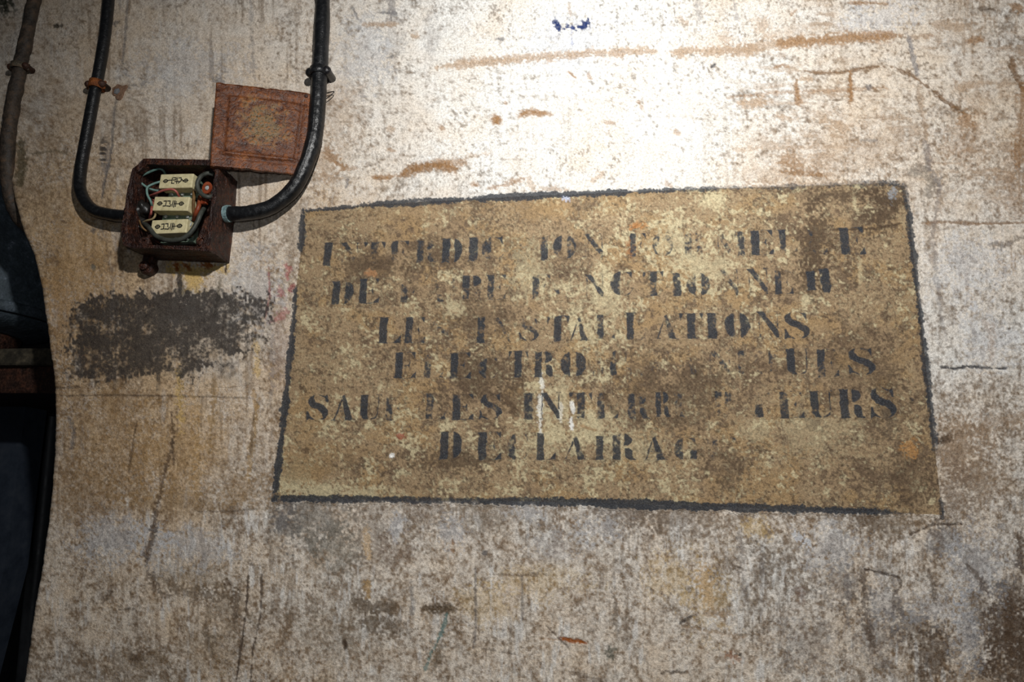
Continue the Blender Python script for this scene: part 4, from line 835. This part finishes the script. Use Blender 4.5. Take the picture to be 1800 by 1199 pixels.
me = bpy.data.meshes.new('pressed_plate'); me.from_pydata([tuple(q) for q in co], [], faces)
for p_ in me.polygons: p_.use_smooth = p_.index < n*n
o = link('pressed_plate', me, RUST_LID); o.parent = lid; bpy.context.view_layer.update()
bm = lathe_bm([(.003, 0), (.003, .0014), (.0015, .002)], 10); c_ = P(538,169,.006)
for q in bm.verts: q.co += c_
bm_obj('rivet', bm, RUST_DK, o)
tag(lid, 'square rusted sheet metal box lid with pressed rim hanging askew behind the tarred conduit', 'lid')

# terminal blocks
def ribbon(bm, pts, w, y):
    for a, b in zip(pts[:-1], pts[1:]):
        a, b = Vector(a), Vector(b); d = (b-a)
        if d.length < 1e-6: continue
        s = Vector((-d.z, 0, d.x)).normalized()*w/2; e = d.normalized()*w*.35
        bm.faces.new([bm.verts.new(q+Vector((0, y, 0))) for q in (a-s-e, b-s+e, b+s+e, a+s-e)])
def terminal(u0, v0, u1, v1, dtop, label, tilt, variant):
    a, b = P(u0, v0, dtop), P(u1, v1, dtop); c = (a+b)/2; wx, hz = abs(b.x-a.x), abs(a.z-b.z)
    root = empty('terminal_block', c)
    rot = Matrix.Rotation(tilt, 3, 'Y')
    dep = .017
    bm = bmesh.new(); frame_box(bm, c+Vector((0, dep/2, 0)), wx, dep, hz, .0013, rot); body_ = bm_obj('body', bm, M_CREAM, root, False)
    bm = bmesh.new(); frame_box(bm, c+rot @ Vector((wx*.04, dep+.0045, -hz*.22)), wx*.92, .010, hz*1.2, .001, rot); base_ = bm_obj('base', bm, M_SAGE, root)
    bm = bmesh.new(); frame_box(bm, c+rot @ Vector((wx*.02, dep+.0155, -hz*.1)), wx*.6, .018, hz*.7, .001, rot); bm_obj('foot', bm, M_BLKR, root)
    for s in (-.28, .05, .34):
        bm = lathe_bm([(.0021, 0), (.0021, .0022), (.0015, .0026)], 10)
        p = c+rot @ Vector((wx*s, dep*.9, -hz*.62))
        for q in bm.verts: q.co += p
        bm_obj('screw', bm, M_STEEL, base_)
    bm = bmesh.new(); S = wx/34
    def mk(pts, w=.9): ribbon(bm, [c+rot @ Vector((x*S, 0, z*S)) for x, z in pts], w*S, -.00035)
    for cx in (-10.5, 10.2):
        mk([(cx+2.0*math.cos(t*.7854), 1.6*math.sin(t*.7854)) for t in range(9)], .8); mk([(cx-2.6, 0), (cx+2.6, 0)], .7); mk([(cx, -1.3), (cx, 1.3)], .6)
    if variant == 0:
        mk([(-8, .6), (-4, .8)]); mk([(-4, 3), (-4, -2.4), (-1.5, -2.6)]); mk([(-3, 3.2), (0, 3), (0, 1), (-3, .8)]); mk([(1.2, 3), (1.2, -2.6)]); mk([(2.6, 2.8), (5, 3), (5.4, -.2), (2.8, -2.4)]); mk([(-1, -.8), (3.6, -.6)]); mk([(6, 1.4), (7.6, -.6)])
    else:
        mk([(-7, 2.2), (-4.6, 2.4), (-4.6, -2.2), (-7, -2.4)]); mk([(-3.4, 2.4), (-1, 2.4), (-.8, -.4)]); mk([(-3.6, -2.2), (0, -2.6), (.6, -.8)]); mk([(2, 2.6), (1.8, -2.6)]); mk([(3.6, 2.6), (3.4, -3.2)], 1.1); mk([(5.0, 2), (5.0, -2.8)]); mk([(3.4, -.2), (7.4, -.1)], .7)
    tag(bm_obj('print', bm, M_PRINT, body_), 'black printed markings')
    tag(root, label, 'terminal block', 'terminal blocks in the junction box'); return root
terminal(282,307,337,329,.039,'cream terminal block beside the grey cable loop, topmost in the rusted box',math.radians(1.5),0)
terminal(271,347,330,369,.038,'cream terminal block just below the pink wire, between two others',math.radians(3),1)
terminal(267,387,327,409,.038,'cream terminal block above the drooping dark wire, lowest in the rusted box',math.radians(0),1)
# wires
def wire(pts, r, mat, label, seg=10, n=8):
    o = tube('wire', [P(*p) for p in pts], r, mat, None, seg, n)
    tag(o, label, 'wire', 'loose wires in the junction box'); return o
wire([(292,310,.022),(287,300,.032),(278,297,.036),(262,303,.036),(247,311,.034),(247,320,.033),(258,329,.030),(270,334,.024),(285,336,.016)], .0016, M_TEALW, 'pale teal wire looping above and left of the topmost terminal block')
wire([(290,318,.020),(280,320,.027),(268,324,.030),(259,330,.033),(259,342,.033),(265,354,.031),(267,362,.026),(270,372,.014)], .0016, M_TEALW, 'pale teal wire dropping past the left end of the middle block')
wire([(262,345,.022),(272,341,.032),(287,335,.037),(302,333,.038),(310,337,.036),(314,344,.030),(318,350,.020)], .0015, M_PINKW, 'dusty pink wire arched between the top and middle blocks')
wire([(270,352,.014),(267,364,.026),(266,374,.030),(264,380,.024),(262,390,.010)], .0018, M_PINKW, 'short dull red wire at the left end of the middle block')
wire([(272,366,.024),(273,378,.032),(268,385,.033),(258,388,.030),(250,392,.022)], .0014, M_TANW, 'cream wire curling down to the lowest block')
wire([(244,384,.02),(248,396,.034),(256,405,.034),(268,408,.024)], .0012, M_BRNW, 'thin ochre wire at the left end of the lowest block')
wire([(252,392,.022),(262,400,.036),(272,413,.040),(285,420,.041),(302,423,.041),(320,420,.041),(335,409,.041),(346,392,.040),(352,378,.038),(357,369,.030),(360,365,.018)], .0031, M_GREYW, 'thick dark grey wire drooping under the lowest terminal block', 12)
wire([(376,307,.036),(364,305,.040),(352,312,.041),(347,325,.041),(352,339,.041),(364,346,.041),(374,345,.036)], .0030, M_GREYW, 'thick grey wire loop at the right end of the top block', 12)
wire([(341,330,.024),(341,345,.032),(340,360,.032),(341,376,.026),(343,392,.012)], .0021, M_BRNW, 'brown wire running down the right end of the middle block')
wire([(352,346,.022),(350,360,.034),(345,374,.034),(341,386,.022)], .0030, M_ORGW, 'rust red wire slanting down beside the brown wire')
wire([(320,400,.018),(331,400,.030),(336,392,.030),(332,386,.022)], .0010, M_STEEL, 'bare bright wire curl at the right end of the lowest block')
# orange cable lug (ring with steel centre)
lg = empty('cable_lug', P(365,332,.037)); c_ = P(365,331,.037)
bm = bmesh.new()
vs1 = []
for k in range(20):
    a = 2*math.pi*k/20; vs1.append([bm.verts.new(c_+Vector((rx*math.cos(a), y, rz*math.sin(a)))) for rx, rz, y in ((.0068, .0085, 0), (.0068, .0085, -.002), (.0030, .0042, -.002), (.0030, .0042, 0))])
for k in range(20):
    a, b = vs1[k], vs1[(k+1) % 20]
    for j in range(4): bm.faces.new((a[j], a[(j+1) % 4], b[(j+1) % 4], b[j]))
frame_box(bm, c_+Vector((-.0045, .004, -.013)), .008, .006, .016, .001)
bm_obj('ring', bm, M_ORGW, lg)
bm = lathe_bm([(.0032, -.010), (.0032, .0015), (.002, .0025)], 10)
for q in bm.verts: q.co += c_
bm_obj('stud', bm, M_STEEL, lg); tag(lg, 'rust orange ring cable lug with steel stud inside the grey wire loop', 'cable lug')
# lumps of black sealing compound where the slim conduit enters
sl = empty('cable_seal', P(243,375,.03))
for (u, v, r, d) in ((252,367,.010,.026),(238,380,.012,.024),(244,398,.008,.020)):
    bm = bmesh.new(); bmesh.ops.create_icosphere(bm, subdivisions=3, radius=r); c_ = P(u, v, d)
    for q in bm.verts: q.co = q.co*(1+.75*mnoise.noise(q.co*110+Vector((u, v, 0)))+.2*mnoise.noise(q.co*330))+c_
    bm_obj('rubber_lump', bm, M_BLKR, sl, True)
tag(sl, 'lumpy black rubber cable seal where the slim conduit enters the box', 'cable seal')

# ------------------------------------------------------------------ dark space beyond the wall edge
def slab(name, lo, hi, mat, label=None):
    bm = bmesh.new(); frame_box(bm, [(a+b)/2 for a, b in zip(lo, hi)], *[b-a for a, b in zip(lo, hi)]); o = bm_obj(name, bm, mat); tag(o, label, kind='structure'); return o
slab('wall_rear', (-7.0, 1.30, -.0), (1.6, 1.42, 4.0), CONCRETE, 'dark concrete wall at the back of the recess')
slab('floor', (-7.0, -2.2, -.1), (1.6, 1.42, 0), CONCRETE, 'dark concrete floor')
# round-bottomed tank
c_ = P(-40, 478, -.22)
prof = [(.0005, -.122)]
for k in range(1, 9):
    a = math.pi/2*k/8; prof.append((.150*math.sin(a), -.088-.034*math.cos(a)))
prof += [(.150, -.06), (.150, .12), (.140, .16), (.10, .19), (.0005, .20)]
tank = empty('tank', c_)
bm = lathe_bm(prof, 48, 'Z')
for q in bm.verts: q.co += c_; q.co += Vector((q.co-c_)).normalized()*.0015*mnoise.noise(q.co*40)
bm_obj('shell', bm, TANK, tank, True)
bm = bmesh.new(); pr = [(.149, -.094), (.157, -.092), (.159, -.084), (.157, -.076), (.149, -.074)]; rg = []
for r, h in pr: rg.append([bm.verts.new(c_+Vector((r*math.cos(2*math.pi*k/48), r*math.sin(2*math.pi*k/48), h))) for k in range(48)])
for a, b in zip(rg, rg[1:]+rg[:1]):
    for k in range(48): bm.faces.new((a[k], a[(k+1) % 48], b[(k+1) % 48], b[k]))
bm_obj('rim', bm, TANK, tank, True)
_lz = P(-10, 612, -.14).z-c_.z
bm = lathe_bm([(.085, _lz+.0012), (.085, -.105)], 32, 'Z')
for q in bm.verts: q.co += c_
bm_obj('stand_ring', bm, RUST_DK, tank, True)
tag(tank, 'dark blue grey round-bottomed tank in the recess beyond the wall edge', 'tank')
# ledge, rusted beam, panel and post
def beam(name, u0, v0, u1, v1, d0, d1, mat, label, cat, x_left=-.45):
    a = P(u0, v0, d0); b = P(u1, v1, d0)
    bm = bmesh.new(); frame_box(bm, ((a.x+x_left+b.x)/2, (-d0-d1)/2, (a.z+b.z)/2), b.x-a.x-x_left, abs(d1-d0), abs(a.z-b.z), .004); corrode(bm, .001, 3, 30)
    o = bm_obj(name, bm, mat); tag(o, label, cat); return o
beam('shelf_ledge', -10, 612, 84, 642, -.14, -.5, LEDGE, 'pale dusty ledge under the round-bottomed tank', 'ledge')
beam('steel_beam', -10, 641, 150, 692, -.15, -.5, RUST_DK, 'rusted dark steel beam below the dusty ledge', 'beam')
a, b, c3, d3 = P(-160,690,-.30), P(48,690,-.30), P(8,1000,-.30), P(-240,1300,-.30)
bm = bmesh.new()
fr = [a, b, c3, Vector((c3.x-.12, c3.y, 0)), Vector((a.x-.12, a.y, 0))]; f1 = [bm.verts.new(q) for q in fr]; f2 = [bm.verts.new(q+Vector((0, .05, 0))) for q in fr]
bm.faces.new(f1); bm.faces.new(f2[::-1])
for k in range(5): bm.faces.new((f1[k], f2[k], f2[(k+1) % 5], f1[(k+1) % 5]))
o = bm_obj('sheet_panel', bm, BLUEPAN); tag(o, 'dark blue grey slanted sheet metal panel below the rusted beam', 'panel')
o = tube('round_post', [P(96,688,-.45), P(70,950,-.45), P(45,1199,-.45), Vector((P(45,1199,-.45).x+.09, .45, 0))], .016, STEELGR, None, 20, 6); tag(o, 'dark grey round steel post standing behind the wall edge', 'post')
